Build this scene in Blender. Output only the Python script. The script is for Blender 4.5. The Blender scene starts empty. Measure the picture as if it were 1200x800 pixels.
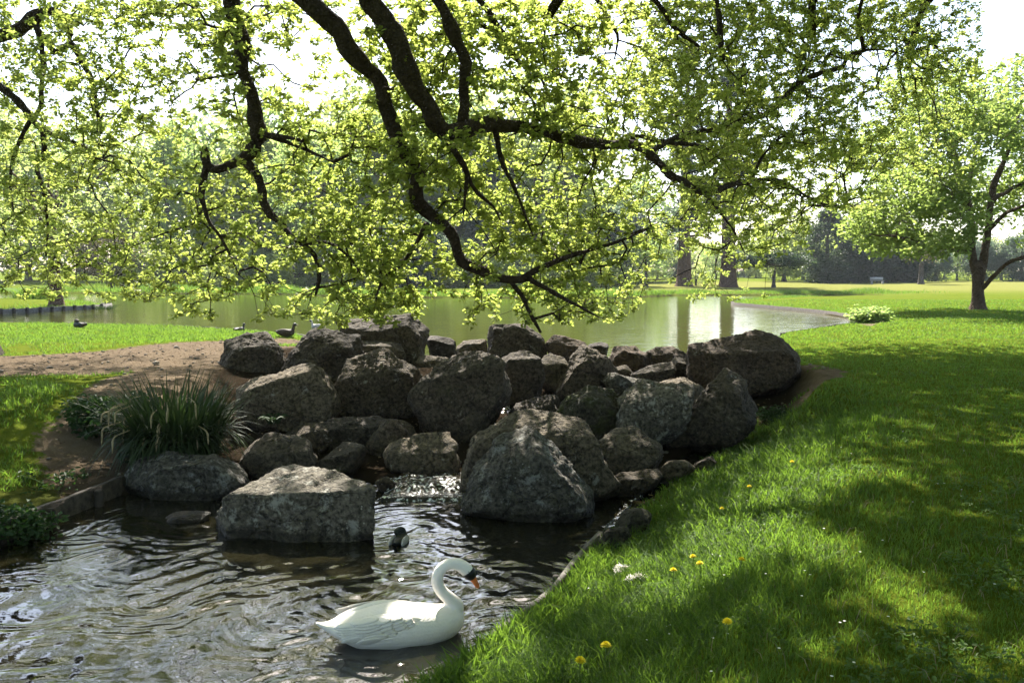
import bpy, bmesh, math, random
import numpy as np
from mathutils import Vector, Matrix

random.seed(7)
RNG = np.random.default_rng(11)
SC = bpy.context.scene
COL = SC.collection

# ------------------------------------------------------------------ camera, world, sun, exposure
CAM_Z = 1.70
FPX = 1000.0
PITCH = math.atan(83 / 1000.0)
cam = bpy.data.cameras.new('camera')
cam.lens = 30.0
cam.sensor_width = 36.0
cam.clip_start = 0.05
cam.clip_end = 3000.0
cam_o = bpy.data.objects.new('camera', cam)
cam_o.location = (0, 0, CAM_Z)
cam_o.rotation_euler = (math.pi / 2 - PITCH, 0, 0)
COL.objects.link(cam_o)
SC.camera = cam_o

SUN_EL = math.radians(46)
SUN_AZ = math.radians(-9)          # from +Y, negative = towards -X
sun_vec = Vector((math.sin(SUN_AZ) * math.cos(SUN_EL), math.cos(SUN_AZ) * math.cos(SUN_EL), math.sin(SUN_EL)))
W = bpy.data.worlds.new('World')
SC.world = W
W.use_nodes = True
wt = W.node_tree
sky = wt.nodes.new('ShaderNodeTexSky')
sky.sky_type = 'NISHITA'
sky.sun_disc = False
sky.sun_elevation = SUN_EL
sky.sun_rotation = SUN_AZ
sky.air_density = 1.0
sky.dust_density = 1.6
sky.ozone_density = 1.0
wt.links.new(sky.outputs[0], wt.nodes['Background'].inputs[0])
wt.nodes['Background'].inputs[1].default_value = 0.105
sl = bpy.data.lights.new('sun', 'SUN')
sl.energy = 5.0
sl.angle = math.radians(0.5)
sl.color = (1.0, 0.94, 0.84)
so = bpy.data.objects.new('sun', sl)
so.rotation_euler = sun_vec.to_track_quat('Z', 'Y').to_euler()
so.location = (0, 0, 40)
COL.objects.link(so)
SC.view_settings.view_transform = 'Standard'
SC.view_settings.look = 'None'
SC.view_settings.exposure = 1.9
SC.view_settings.gamma = 1.0
SC.view_settings.use_curve_mapping = False
SC.cycles.use_denoising = True
SC.cycles.max_bounces = 8
SC.cycles.diffuse_bounces = 4
SC.cycles.transmission_bounces = 6
SC.cycles.glossy_bounces = 3

# ------------------------------------------------------------------ helpers
def ray(px, py):
    u = (px - 600.0) / FPX
    v = (400.0 - py) / FPX
    c, s = math.cos(PITCH), math.sin(PITCH)
    return np.array([u, c + v * s, v * c - s])

def P(px, py, y):
    """a point of the place, y metres ahead, seen from the photographer's stand at (px, py)"""
    r = ray(px, py)
    return np.array([0, 0, CAM_Z]) + r * (y / r[1])

def G(px, py, z=0.0):
    r = ray(px, py)
    return np.array([0, 0, CAM_Z]) + r * ((z - CAM_Z) / r[2])

def _h(ix, iy, iz, seed):
    n = (ix * 374761393 + iy * 668265263 + iz * 2147483647 + seed * 974634777) & 0xFFFFFFFF
    n = ((n ^ (n >> 13)) * 1274126177) & 0xFFFFFFFF
    n = n ^ (n >> 16)
    return (n & 0xFFFFFF) / float(0xFFFFFF)

def vnoise(p, seed=0):
    p = np.asarray(p, dtype=np.float64)
    i = np.floor(p).astype(np.int64)
    f = p - i
    f = f * f * f * (f * (f * 6 - 15) + 10)
    x, y, z = i[:, 0], i[:, 1], i[:, 2]
    fx, fy, fz = f[:, 0], f[:, 1], f[:, 2]
    r = 0
    for dx in (0, 1):
        wx = fx if dx else 1 - fx
        for dy in (0, 1):
            wy = fy if dy else 1 - fy
            for dz in (0, 1):
                wz = fz if dz else 1 - fz
                r = r + wx * wy * wz * _h(x + dx, y + dy, z + dz, seed)
    return r * 2 - 1

def fbm(p, octs=4, seed=0, gain=0.5):
    p = np.asarray(p, dtype=np.float64)
    a, r = 1.0, 0
    for o in range(octs):
        r = r + a * vnoise(p * (2.03 ** o) + 17.3 * o, seed + o)
        a *= gain
    return r

def sstep(a, b, x):
    t = np.clip((x - a) / (b - a), 0, 1)
    return t * t * (3 - 2 * t)

def mesh_np(name, V, faces, smooth=False, attrs=None):
    """faces: list of int arrays, each (n,3) or (n,4)"""
    me = bpy.data.meshes.new(name)
    V = np.ascontiguousarray(V, dtype=np.float32)
    me.vertices.add(len(V))
    me.vertices.foreach_set('co', V.ravel())
    faces = [np.asarray(f, dtype=np.int32) for f in faces if len(f)]
    loops = np.concatenate([f.ravel() for f in faces])
    tot = np.concatenate([np.full(len(f), f.shape[1], np.int32) for f in faces])
    start = np.concatenate([[0], np.cumsum(tot)[:-1]]).astype(np.int32)
    me.loops.add(len(loops))
    me.loops.foreach_set('vertex_index', loops)
    me.polygons.add(len(tot))
    me.polygons.foreach_set('loop_start', start)
    me.polygons.foreach_set('loop_total', tot)
    if smooth:
        me.polygons.foreach_set('use_smooth', np.ones(len(tot), dtype=bool))
    for k, a in (attrs or {}).items():
        at = me.attributes.new(k, 'FLOAT', 'POINT')
        at.data.foreach_set('value', np.ascontiguousarray(a, dtype=np.float32))
    me.update(calc_edges=True)
    me.validate()
    return me

def link(name, me, mat=None, parent=None):
    o = bpy.data.objects.new(name, me)
    COL.objects.link(o)
    if mat is not None:
        me.materials.append(mat)
    if parent is not None:
        o.parent = parent
    return o

def tag(o, label=None, cat=None, group=None, kind=None):
    if label: o['label'] = label
    if cat: o['category'] = cat
    if group: o['group'] = group
    if kind: o['kind'] = kind
    return o

def thing(name, label, cat, loc=(0, 0, 0), rz=0.0, group=None):
    o = bpy.data.objects.new(name, None)
    o.empty_display_size = 0.2
    o.location = loc
    o.rotation_euler = (0, 0, rz)
    COL.objects.link(o)
    return tag(o, label, cat, group)

def copy_tree(o, parent=None):
    c = o.copy()
    COL.objects.link(c)
    if parent is not None:
        c.parent = parent
    for ch in list(o.children):
        copy_tree(ch, c)
    return c

# ------------------------------------------------------------------ materials
def newmat(name):
    m = bpy.data.materials.new(name)
    m.use_nodes = True
    nt = m.node_tree
    for n in list(nt.nodes):
        nt.nodes.remove(n)
    out = nt.nodes.new('ShaderNodeOutputMaterial')
    def N(t, ins=None, **props):
        n = nt.nodes.new(t)
        for k, v in props.items():
            setattr(n, k, v)
        for k, v in (ins or {}).items():
            if hasattr(v, 'is_output') or isinstance(v, bpy.types.NodeSocket):
                nt.links.new(v, n.inputs[k])
            else:
                n.inputs[k].default_value = v
        return n
    return m, nt, out, N

def C4(c):
    return (c[0], c[1], c[2], 1.0)

def ramp(N, fac, stops):
    r = N('ShaderNodeValToRGB', {0: fac})
    el = r.color_ramp.elements
    while len(el) < len(stops):
        el.new(0.5)
    for e, (p, c) in zip(el, stops):
        e.position = p
        e.color = C4(c) if len(c) == 3 else c
    return r.outputs[0]

def mixc(N, fac, a, b, mode='MIX'):
    n = N('ShaderNodeMix', data_type='RGBA', blend_type=mode)
    for s, v in ((0, fac), (6, a), (7, b)):
        if isinstance(v, bpy.types.NodeSocket):
            n.id_data.links.new(v, n.inputs[s])
        else:
            n.inputs[s].default_value = C4(v) if isinstance(v, (tuple, list)) else v
    return n.outputs[2]

def leaf_mat(name, dark, light, trans, tfac=0.45, rough=0.5):
    m, nt, out, N = newmat(name)
    at = N('ShaderNodeAttribute', attribute_name='tint')
    col = ramp(N, at.outputs['Fac'], [(0.0, dark), (1.0, light)])
    tcol = mixc(N, 0.75, col, trans)
    tcol = mixc(N, at.outputs['Fac'], mixc(N, 1.0, tcol, (0.6, 0.7, 0.6), 'MULTIPLY'), tcol)
    d = N('ShaderNodeBsdfPrincipled', {'Base Color': col, 'Roughness': rough, 'Specular IOR Level': 0.3})
    t = N('ShaderNodeBsdfTranslucent', {'Color': tcol})
    mx = N('ShaderNodeMixShader', {0: tfac, 1: d.outputs[0], 2: t.outputs[0]})
    nt.links.new(mx.outputs[0], out.inputs[0])
    return m

def plain(name, col, rough=0.6, var=0.15, scale=8.0, bump=0.0, bscale=40.0, col2=None, spec=0.3):
    m, nt, out, N = newmat(name)
    tc = N('ShaderNodeTexCoord')
    n = N('ShaderNodeTexNoise', {'Vector': tc.outputs['Object'], 'Scale': scale, 'Detail': 5.0})
    a = tuple(c * (1 - var) for c in col)
    b = col2 or tuple(min(1, c * (1 + var)) for c in col)
    c = ramp(N, n.outputs[0], [(0.35, a), (0.65, b)])
    p = N('ShaderNodeBsdfPrincipled', {'Base Color': c, 'Roughness': rough, 'Specular IOR Level': spec})
    if bump:
        n2 = N('ShaderNodeTexNoise', {'Vector': tc.outputs['Object'], 'Scale': bscale, 'Detail': 6.0})
        bp = N('ShaderNodeBump', {'Strength': bump, 'Distance': 0.02, 'Height': n2.outputs[0]})
        nt.links.new(bp.outputs[0], p.inputs['Normal'])
    nt.links.new(p.outputs[0], out.inputs[0])
    return m

def bark_mat(name, a, b, sc=1.0, bump=0.9):
    m, nt, out, N = newmat(name)
    tc = N('ShaderNodeTexCoord')
    n = N('ShaderNodeTexNoise', {'Vector': tc.outputs['Object'], 'Scale': 14.0 * sc, 'Detail': 8.0, 'Roughness': 0.65})
    v = N('ShaderNodeTexVoronoi', {'Vector': tc.outputs['Object'], 'Scale': 26.0 * sc})
    c = ramp(N, n.outputs[0], [(0.3, a), (0.7, b)])
    p = N('ShaderNodeBsdfPrincipled', {'Base Color': c, 'Roughness': 0.9, 'Specular IOR Level': 0.15})
    ad = N('ShaderNodeMath', {0: n.outputs[0], 1: v.outputs[0]}, operation='ADD')
    bp = N('ShaderNodeBump', {'Strength': bump, 'Distance': 0.05 / sc, 'Height': ad.outputs[0]})
    nt.links.new(bp.outputs[0], p.inputs['Normal'])
    nt.links.new(p.outputs[0], out.inputs[0])
    return m

def wet_rock(N, nt, c, p, nz):
    """each stone its own tone; a dark wet line just over the pool"""
    oi = N('ShaderNodeObjectInfo')
    c = mixc(N, 1.0, c, ramp(N, oi.outputs['Random'], [(0.0, (.72, .70, .68)), (.5, (1.0, .98, .95)), (1.0, (1.28, 1.20, 1.08))]), 'MULTIPLY')
    geo = N('ShaderNodeNewGeometry')
    sx = N('ShaderNodeSeparateXYZ', {0: geo.outputs['Position']})
    a_ = N('ShaderNodeMath', {0: nz, 1: .16, 2: sx.outputs[2]}, operation='MULTIPLY_ADD')
    w = N('ShaderNodeMapRange', {0: a_.outputs[0], 1: -.60, 2: -.54, 3: 1.0, 4: 0.0})
    c = mixc(N, w.outputs[0], c, mixc(N, 1.0, c, (.38, .36, .32), 'MULTIPLY'))
    nt.links.new(c, p.inputs['Base Color'])
    r_ = N('ShaderNodeMapRange', {0: w.outputs[0], 3: .85, 4: .35})
    nt.links.new(r_.outputs[0], p.inputs['Roughness'])

def rock_mat(name, a, b, lichen=0.5, moss=0.2, warm=0.0):
    m, nt, out, N = newmat(name)
    tc = N('ShaderNodeTexCoord')
    ob = tc.outputs['Object']
    n = N('ShaderNodeTexNoise', {'Vector': ob, 'Scale': 3.2, 'Detail': 9.0, 'Roughness': 0.65})
    c = ramp(N, n.outputs[0], [(0.28, a), (0.72, b)])
    n2 = N('ShaderNodeTexNoise', {'Vector': ob, 'Scale': 22.0, 'Detail': 8.0, 'Roughness': 0.7})
    c = mixc(N, ramp(N, n2.outputs[0], [(0.38, (0.95,) * 3), (0.60, (0,) * 3)]), c, tuple(x * 0.28 for x in a))
    # lichen: pale blotches and specks
    l1 = N('ShaderNodeTexNoise', {'Vector': ob, 'Scale': 5.5, 'Detail': 7.0, 'Roughness': 0.75})
    lf = ramp(N, l1.outputs[0], [(0.66 - 0.12 * lichen, (0,) * 3), (0.72 - 0.10 * lichen, (0.75,) * 3)])
    c = mixc(N, lf, c, (0.30, 0.31, 0.30))
    v = N('ShaderNodeTexVoronoi', {'Vector': ob, 'Scale': 17.0, 'Randomness': 1.0})
    vf = ramp(N, v.outputs['Distance'], [(0.10, (0.8 * min(1, lichen * 1.2),) * 3), (0.17, (0,) * 3)])
    vm = N('ShaderNodeTexNoise', {'Vector': ob, 'Scale': 2.5, 'Detail': 2.0})
    vf = mixc(N, ramp(N, vm.outputs[0], [(0.48, (0,) * 3), (0.6, (1,) * 3)]), (0, 0, 0), vf)
    c = mixc(N, vf, c, (0.38, 0.38, 0.35))
    ms = N('ShaderNodeTexNoise', {'Vector': ob, 'Scale': 2.3, 'Detail': 8.0, 'Roughness': 0.7})
    mf = ramp(N, ms.outputs[0], [(0.64 - 0.2 * moss, (0,) * 3), (0.78 - 0.2 * moss, (min(1, moss * 1.6),) * 3)])
    c = mixc(N, mf, c, (0.055, 0.065, 0.018))
    p = N('ShaderNodeBsdfPrincipled', {'Base Color': c, 'Roughness': 0.85, 'Specular IOR Level': 0.25})
    wet_rock(N, nt, c, p, n2.outputs[0])
    hh = N('ShaderNodeMath', {0: n2.outputs[0], 1: n.outputs[0]}, operation='ADD')
    mg = N('ShaderNodeTexMusgrave') if hasattr(bpy.types, 'ShaderNodeTexMusgrave') else None
    if mg: nt.nodes.remove(mg)
    vo = N('ShaderNodeTexVoronoi', {'Vector': ob, 'Scale': 9.0}, feature='DISTANCE_TO_EDGE')
    cr = N('ShaderNodeMath', {0: vo.outputs[0], 1: 0.12}, operation='MINIMUM')
    wn = N('ShaderNodeTexNoise', {'Vector': ob, 'Scale': 4.0, 'Detail': 4.0})
    wv = N('ShaderNodeVectorMath', {0: wn.outputs[1], 1: (.45, .45, .45)}, operation='MULTIPLY')
    wa = N('ShaderNodeVectorMath', {0: wv.outputs[0], 1: ob}, operation='ADD')
    v2 = N('ShaderNodeTexVoronoi', {'Vector': wa.outputs[0], 'Scale': 2.1}, feature='DISTANCE_TO_EDGE')
    ck = N('ShaderNodeMapRange', {0: v2.outputs[0], 1: 0.0, 2: 0.022, 3: 0.0, 4: 1.0})
    ckh = N('ShaderNodeMath', {0: ck.outputs[0], 1: .9, 2: cr.outputs[0]}, operation='MULTIPLY_ADD')
    h3 = N('ShaderNodeMath', {0: hh.outputs[0], 1: ckh.outputs[0]}, operation='ADD')
    bp = N('ShaderNodeBump', {'Strength': 1.0, 'Distance': 0.045, 'Height': h3.outputs[0]})
    nt.links.new(bp.outputs[0], p.inputs['Normal'])
    nt.links.new(p.outputs[0], out.inputs[0])
    return m

M = {}
M['oak_leaf'] = leaf_mat('oak_leaf', (0.060, 0.095, 0.016), (0.120, 0.150, 0.034), (0.67, 0.75, 0.16), 0.64)
M['maple_leaf'] = leaf_mat('maple_leaf', (0.070, 0.105, 0.022), (0.115, 0.150, 0.032), (0.52, 0.64, 0.15), 0.6)
M['spring_leaf'] = leaf_mat('spring_leaf', (0.050, 0.085, 0.022), (0.100, 0.130, 0.030), (0.62, 0.70, 0.22), 0.66)
M['mid_leaf'] = leaf_mat('mid_leaf', (0.050, 0.090, 0.026), (0.090, 0.130, 0.036), (0.58, 0.72, 0.22), 0.66)
M['needle'] = leaf_mat('needle', (0.026, 0.046, 0.024), (0.050, 0.074, 0.038), (0.10, 0.15, 0.06), 0.35)
M['blue_needle'] = leaf_mat('blue_needle', (0.045, 0.075, 0.050), (0.085, 0.120, 0.080), (0.22, 0.30, 0.17), 0.45)
M['olive_twig'] = leaf_mat('olive_twig', (0.075, 0.070, 0.030), (0.120, 0.105, 0.050), (0.20, 0.17, 0.06), 0.35)
M['grass'] = leaf_mat('grass', (0.030, 0.080, 0.012), (0.085, 0.140, 0.024), (0.27, 0.43, 0.045), 0.5, 0.6)
M['iris'] = leaf_mat('iris', (0.015, 0.032, 0.010), (0.042, 0.064, 0.020), (0.07, 0.12, 0.03), 0.3, 0.6)
M['weed'] = leaf_mat('weed', (0.016, 0.040, 0.010), (0.036, 0.075, 0.020), (0.06, 0.13, 0.02), 0.3, 0.65)
M['dry'] = plain('dry_stem', (0.24, 0.195, 0.11), 0.8, 0.3, 20)
M['bark'] = bark_mat('oak_bark', (0.022, 0.016, 0.012), (0.075, 0.055, 0.042), 1.0)
M['bark_warm'] = bark_mat('warm_bark', (0.055, 0.036, 0.025), (0.13, 0.09, 0.062), 0.5)
M['bark_red'] = bark_mat('red_bark', (0.075, 0.045, 0.03), (0.16, 0.10, 0.065), 0.35)
M['bark_far'] = bark_mat('far_bark', (0.06, 0.05, 0.042), (0.13, 0.11, 0.095), 0.2)
M['wood'] = plain('weathered_wood', (0.050, 0.040, 0.031), 0.85, 0.5, 14, 0.6, 60)
M['wood_pale'] = plain('pale_board', (0.13, 0.118, 0.105), 0.85, 0.3, 10, 0.5, 50)
M['wood_dark'] = plain('dark_post', (0.045, 0.036, 0.030), 0.85, 0.4, 10, 0.5, 50)
M['white_feather'] = plain('white_feather', (0.87, 0.81, 0.75), 0.6, 0.03, 12, 0.25, 60, spec=0.2)
M['orange'] = plain('orange_bill', (0.62, 0.17, 0.045), 0.45, 0.1, 30)
M['black'] = plain('black_skin', (0.012, 0.012, 0.013), 0.4, 0.2, 30)
M['duck_brown'] = plain('brown_plumage', (0.06, 0.045, 0.034), 0.7, 0.5, 60)
M['duck_grey'] = plain('grey_plumage', (0.40, 0.38, 0.36), 0.7, 0.3, 60)
M['duck_dark'] = plain('dark_plumage', (0.018, 0.022, 0.020), 0.5, 0.3, 60)
M['yellow'] = plain('dandelion_yellow', (0.86, 0.70, 0.02), 0.7, 0.2, 160)
M['stem'] = plain('green_stem', (0.14, 0.20, 0.05), 0.6, 0.2, 40)
M['daisy'] = plain('daisy_white', (0.80, 0.80, 0.76), 0.7, 0.05, 60)
M['pale_paint'] = plain('pale_bench', (0.30, 0.30, 0.30), 0.6, 0.1, 5)

def ground_mat():
    m, nt, out, N = newmat('ground_turf')
    geo = N('ShaderNodeNewGeometry')
    pos = geo.outputs['Position']
    at = N('ShaderNodeAttribute', attribute_name='dirt')
    n1 = N('ShaderNodeTexNoise', {'Vector': pos, 'Scale': 0.35, 'Detail': 6.0, 'Roughness': 0.6})
    n2 = N('ShaderNodeTexNoise', {'Vector': pos, 'Scale': 6.0, 'Detail': 8.0, 'Roughness': 0.7})
    n3 = N('ShaderNodeTexNoise', {'Vector': pos, 'Scale': 55.0, 'Detail': 4.0, 'Roughness': 0.8})
    g = ramp(N, n1.outputs[0], [(0.3, (0.125, 0.165, 0.018)), (0.7, (0.190, 0.205, 0.030))])
    g = mixc(N, ramp(N, n2.outputs[0], [(0.36, (1,) * 3), (0.6, (0,) * 3)]), g, (0.085, 0.125, 0.014))
    g = mixc(N, ramp(N, n3.outputs[0], [(0.35, (0.6,) * 3), (0.65, (0,) * 3)]), g, (0.065, 0.098, 0.012))
    mw = N('ShaderNodeAttribute', attribute_name='straw')
    n4 = N('ShaderNodeTexNoise', {'Vector': pos, 'Scale': 1.6, 'Detail': 7.0, 'Roughness': 0.75})
    g = mixc(N, ramp(N, n4.outputs[0], [(0.5, (0,) * 3), (0.75, (0.4,) * 3)]), g, (0.17, 0.20, 0.05))
    g = mixc(N, mw.outputs['Fac'], g, (0.25, 0.22, 0.085))
    d = ramp(N, n2.outputs[0], [(0.3, (0.130, 0.097, 0.066)), (0.7, (0.245, 0.190, 0.135))])
    d = mixc(N, ramp(N, n3.outputs[0], [(0.35, (0.5,) * 3), (0.6, (0,) * 3)]), d, (0.10, 0.075, 0.05))
    ad = N('ShaderNodeMath', {0: n2.outputs[0], 1: 0.5}, operation='SUBTRACT')
    ad2 = N('ShaderNodeMath', {0: ad.outputs[0], 1: 2.2, 2: at.outputs['Fac']}, operation='MULTIPLY_ADD')
    df = ramp(N, ad2.outputs[0], [(0.42, (0,) * 3), (0.6, (1,) * 3)])
    c = mixc(N, df, g, d)
    mud = N('ShaderNodeAttribute', attribute_name='mud')
    c = mixc(N, mud.outputs['Fac'], c, (0.035, 0.026, 0.018))
    p = N('ShaderNodeBsdfPrincipled', {'Base Color': c, 'Roughness': 1.0, 'Specular IOR Level': 0.0})
    hs = N('ShaderNodeMath', {0: n3.outputs[0], 1: n2.outputs[0]}, operation='ADD')
    bp = N('ShaderNodeBump', {'Strength': 0.9, 'Distance': 0.05, 'Height': hs.outputs[0]})
    nt.links.new(bp.outputs[0], p.inputs['Normal'])
    nt.links.new(p.outputs[0], out.inputs[0])
    return m

def water_mat(name, body, scale, strength, dist, stretch=(1, 1, 1), rough=0.02, foam_sparkle=False, ior=1.33):
    m, nt, out, N = newmat(name)
    geo = N('ShaderNodeNewGeometry')
    mp = N('ShaderNodeMapping', {'Vector': geo.outputs['Position'], 'Scale': stretch})
    n = N('ShaderNodeTexNoise', {'Vector': mp.outputs[0], 'Scale': scale, 'Detail': 4.0, 'Distortion': 0.6})
    bp = N('ShaderNodeBump', {'Strength': strength, 'Distance': dist, 'Height': n.outputs[0]})
    c = N('ShaderNodeRGB')
    c.outputs[0].default_value = C4(body)
    cs = c.outputs[0]
    if foam_sparkle:  # white flecks: foam, and bright sparkle put into the colour
        n5 = N('ShaderNodeTexNoise', {'Vector': geo.outputs['Position'], 'Scale': 24.0, 'Detail': 5.0})
        ff = ramp(N, n5.outputs[0], [(0.53, (0,) * 3), (0.64, (1,) * 3)])
        cs = mixc(N, ff, cs, (0.8, 0.8, 0.8))
    p = N('ShaderNodeBsdfPrincipled', {'Base Color': cs, 'Roughness': rough, 'IOR': ior, 'Specular IOR Level': 0.5, 'Normal': bp.outputs[0]})
    nt.links.new(p.outputs[0], out.inputs[0])
    return m

M['ground'] = ground_mat()
M['pool'] = water_mat('pool_water', (0.010, 0.009, 0.004), 12.0, 0.10, 0.02, (1.0, 1.3, 1.0), 0.010, ior=1.9)
M['lake'] = water_mat('lake_water', (0.060, 0.066, 0.009), 2.2, 0.28, 0.05, (0.7, 1.4, 1.0), 0.04)
M['cascade'] = water_mat('cascade_water', (0.015, 0.012, 0.008), 22.0, 0.5, 0.03, (1, 1, 1), 0.05, True)

# ------------------------------------------------------------------ ground and water
ZP, ZL = -0.75, -0.25
def poly(lst, z):
    return np.array([G(x, y, z)[:2] for x, y in lst])

pa, pb = G(133, 582, ZP)[:2], G(20, 628, ZP)[:2]
pc = pb + (pb - pa) * 3.2
POOL = np.array([pa, pb, pc, (-9.0, -1.0), (-3.2, -2.0), (-2.2, 2.2), (-1.45, 3.9)] +
                [tuple(G(x, y, ZP)[:2]) for x, y in [(492, 818), (580, 756), (645, 706), (700, 640), (735, 602), (790, 563), (846, 530),
                 (830, 520), (790, 540), (745, 568), (690, 578), (560, 566), (450, 566), (300, 556), (180, 572)]])
LAKE = poly([(-500, 379), (0, 381), (200, 385), (280, 390), (351, 396), (392, 408), (430, 428), (600, 432), (800, 430), (880, 413), (915, 394),
             (1012, 379.5), (1000, 374), (960, 367), (900, 361), (864, 357.8), (857, 356.2), (864, 354), (900, 350.8), (945, 349.2), (1030, 348.6),
             (1030, 346.8), (945, 346), (790, 346.4), (755, 348), (735, 349.6), (700, 349.5), (520, 349), (420, 348.5), (330, 345), (75, 343.6),
             (-120, 343.6), (-420, 345), (-420, 353.5), (-100, 353), (50, 352), (104, 355.5), (130, 360), (110, 362.2), (64, 364.8), (0, 368), (-200, 373), (-500, 377)], ZL)

DAM = None
def sdf(poly_, X, Y):
    d2 = np.full(X.shape, 1e18)
    inside = np.zeros(X.shape, bool)
    n = len(poly_)
    for i in range(n):
        ax, ay = poly_[i]
        bx, by = poly_[(i + 1) % n]
        ex, ey = bx - ax, by - ay
        t = np.clip(((X - ax) * ex + (Y - ay) * ey) / (ex * ex + ey * ey + 1e-12), 0, 1)
        d2 = np.minimum(d2, (X - ax - t * ex) ** 2 + (Y - ay - t * ey) ** 2)
        c = (ay > Y) != (by > Y)
        xi = ax + (Y - ay) / (by - ay if abs(by - ay) > 1e-12 else 1e-12) * ex
        inside ^= c & (X < xi)
    d = np.sqrt(d2)
    return np.where(inside, -d, d)

DAM = np.vstack([poly([(140, 600), (262, 660), (440, 655), (560, 640), (700, 640), (735, 603), (798, 558), (846, 528), (884, 500)], -.7), poly([(896, 470), (932, 455), (928, 424), (880, 405), (600, 405), (400, 405), (330, 415), (250, 450), (235, 500), (150, 560)], -.2)])
def height(X, Y):
    sp, s2 = sdf(POOL, X, Y), sdf(LAKE, X, Y)
    q = np.stack([X * 0.5, Y * 0.5, X * 0], 1)
    dam = 1 - sstep(-.5, .7, sdf(DAM, X, Y))
    left = (X < -2.5) & (Y > 3)
    wdt = np.where(left, 3.4, 2.3) * (1 - dam) + 6.8 * dam
    step = np.where(left, 0.16, 0.07)
    zp = ZP + step * sstep(0, 0.12, sp) + (-ZP - step) * sstep(0.05, 1, sp / wdt)
    zp = np.where(sp < 0, ZP + np.maximum(sp * 0.9, -0.6), zp)
    zl = ZL + 0.13 * sstep(0, 0.25, s2) + (0.12) * sstep(0.2, 3.5, s2)
    zl = np.where(s2 < 0, ZL + np.maximum(s2 * 0.6, -0.8), zl)
    z = np.minimum(zp, zl)
    far = sstep(90, 260, np.hypot(X, Y))
    nz = fbm(q, 3, 3) * 0.03 * np.clip(np.minimum(sp, s2), 0, 1)
    return z + nz + far * 0.8, sp, s2

def axis(lo, hi, c0, c1, base, grow):
    a = [c0]
    while a[-1] < c1: a.append(a[-1] + base)
    s = base
    while a[-1] < hi:
        s = min(s * (1 + grow), 30); a.append(a[-1] + s)
    b = [c0]; s = base
    while b[-1] > lo:
        s = min(s * (1 + grow), 30); b.append(b[-1] - s)
    return np.array(b[:0:-1] + a)

gx = axis(-700, 700, -9.0, 12.0, 0.085, 0.022)
gy = axis(-60, 900, 2.0, 20.0, 0.085, 0.014)
XX, YY = np.meshgrid(gx, gy)
gz, spg, slg = height(XX.ravel(), YY.ravel())

def dirt_mask(X, Y):
    d = np.zeros(X.shape)
    regs = [([(-80, 442), (-60, 425), (0, 418), (110, 411), (180, 404), (255, 399), (330, 392), (400, 396), (405, 420), (300, 438), (190, 432), (110, 438), (40, 438)], 0.0, 0.9),
            ([(40, 520), (75, 504), (120, 472), (170, 455), (300, 455), (320, 520), (200, 545), (165, 575), (110, 575), (60, 545)], -0.35, 0.5),
            ([(912, 447), (925, 428), (955, 428), (993, 437), (985, 444), (940, 452)], 0.0, 0.3),
            ([(1000, 372), (1040, 372), (1020, 380)], 0.0, 0.3)]
    for pl, z, w in regs:
        s = sdf(poly(pl, z), X, Y)
        d = np.maximum(d, 1 - sstep(-w * 0.5, w * 0.6, s))
    return d
dirt = dirt_mask(XX.ravel(), YY.ravel())
X1, Y1 = XX.ravel(), YY.ravel()
damm = (1 - sstep(-.15, .25, sdf(DAM, X1, Y1))) * (slg > 0.2)
lft = (X1 < -2.5) & (Y1 > 3)
mud = np.maximum.reduce([damm, (1 - sstep(0.05, 0.22, slg)), (1 - sstep(0.0, 0.12, spg)), np.where(lft, 0.6 * (1 - sstep(0.3, 1.6, spg)), 0)])
straw = sstep(58, 80, Y1) * (1 - sstep(115, 135, Y1)) * 0.45 * (X1 > 8)
nx, ny = len(gx), len(gy)
idx = np.arange(nx * ny).reshape(ny, nx)
quads = np.stack([idx[:-1, :-1].ravel(), idx[:-1, 1:].ravel(), idx[1:, 1:].ravel(), idx[1:, :-1].ravel()], 1)
ground = link('ground', mesh_np('ground', np.stack([X1, Y1, gz], 1), [quads], True, {'dirt': dirt, 'mud': mud, 'straw': straw}), M['ground'])
tag(ground, 'park lawn with bare earth path and banks', 'ground', None, 'structure')

# lower pool: rippled sheet
wx = np.arange(-9.5, 4.2, 0.021)
wy = np.arange(1.6, 11.6, 0.021)
WX, WY = np.meshgrid(wx, wy)
a, b = WX.ravel(), WY.ravel()
warp = np.stack([a * 1.1, b * 1.1, a * 0], 1)
w1 = fbm(warp, 2, 21) * 0.5
w2 = fbm(warp + 9.1, 2, 22) * 0.5
q = np.stack([(a + w1) * 3.2, (b + w2) * 5.0, a * 0], 1)
hgt = 0.0066 * vnoise(q, 31) + 0.0046 * vnoise(q * 2.3, 32) + 0.0026 * vnoise(q * 5.0, 33)
SW = G(462, 750, ZP)
rr = np.hypot(a - SW[0] + 0.4, b - SW[1])
hgt = hgt * (0.55 + 0.45 * sstep(0.1, 1.2, np.abs(b - 8.6)))
hgt += 0.0028 * np.sin(rr * 26 + 3 * w1) * np.exp(-((rr - 1.3) / 1.1) ** 2)
ii = np.arange(len(a)).reshape(len(wy), len(wx))
wq = np.stack([ii[:-1, :-1].ravel(), ii[:-1, 1:].ravel(), ii[1:, 1:].ravel(), ii[1:, :-1].ravel()], 1)
pool = link('pool_water', mesh_np('pool_water', np.stack([a, b, ZP + hgt], 1), [wq], True), M['pool'])
tag(pool, 'dark rippled water of the lower pool', 'water', None, 'structure')

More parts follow.
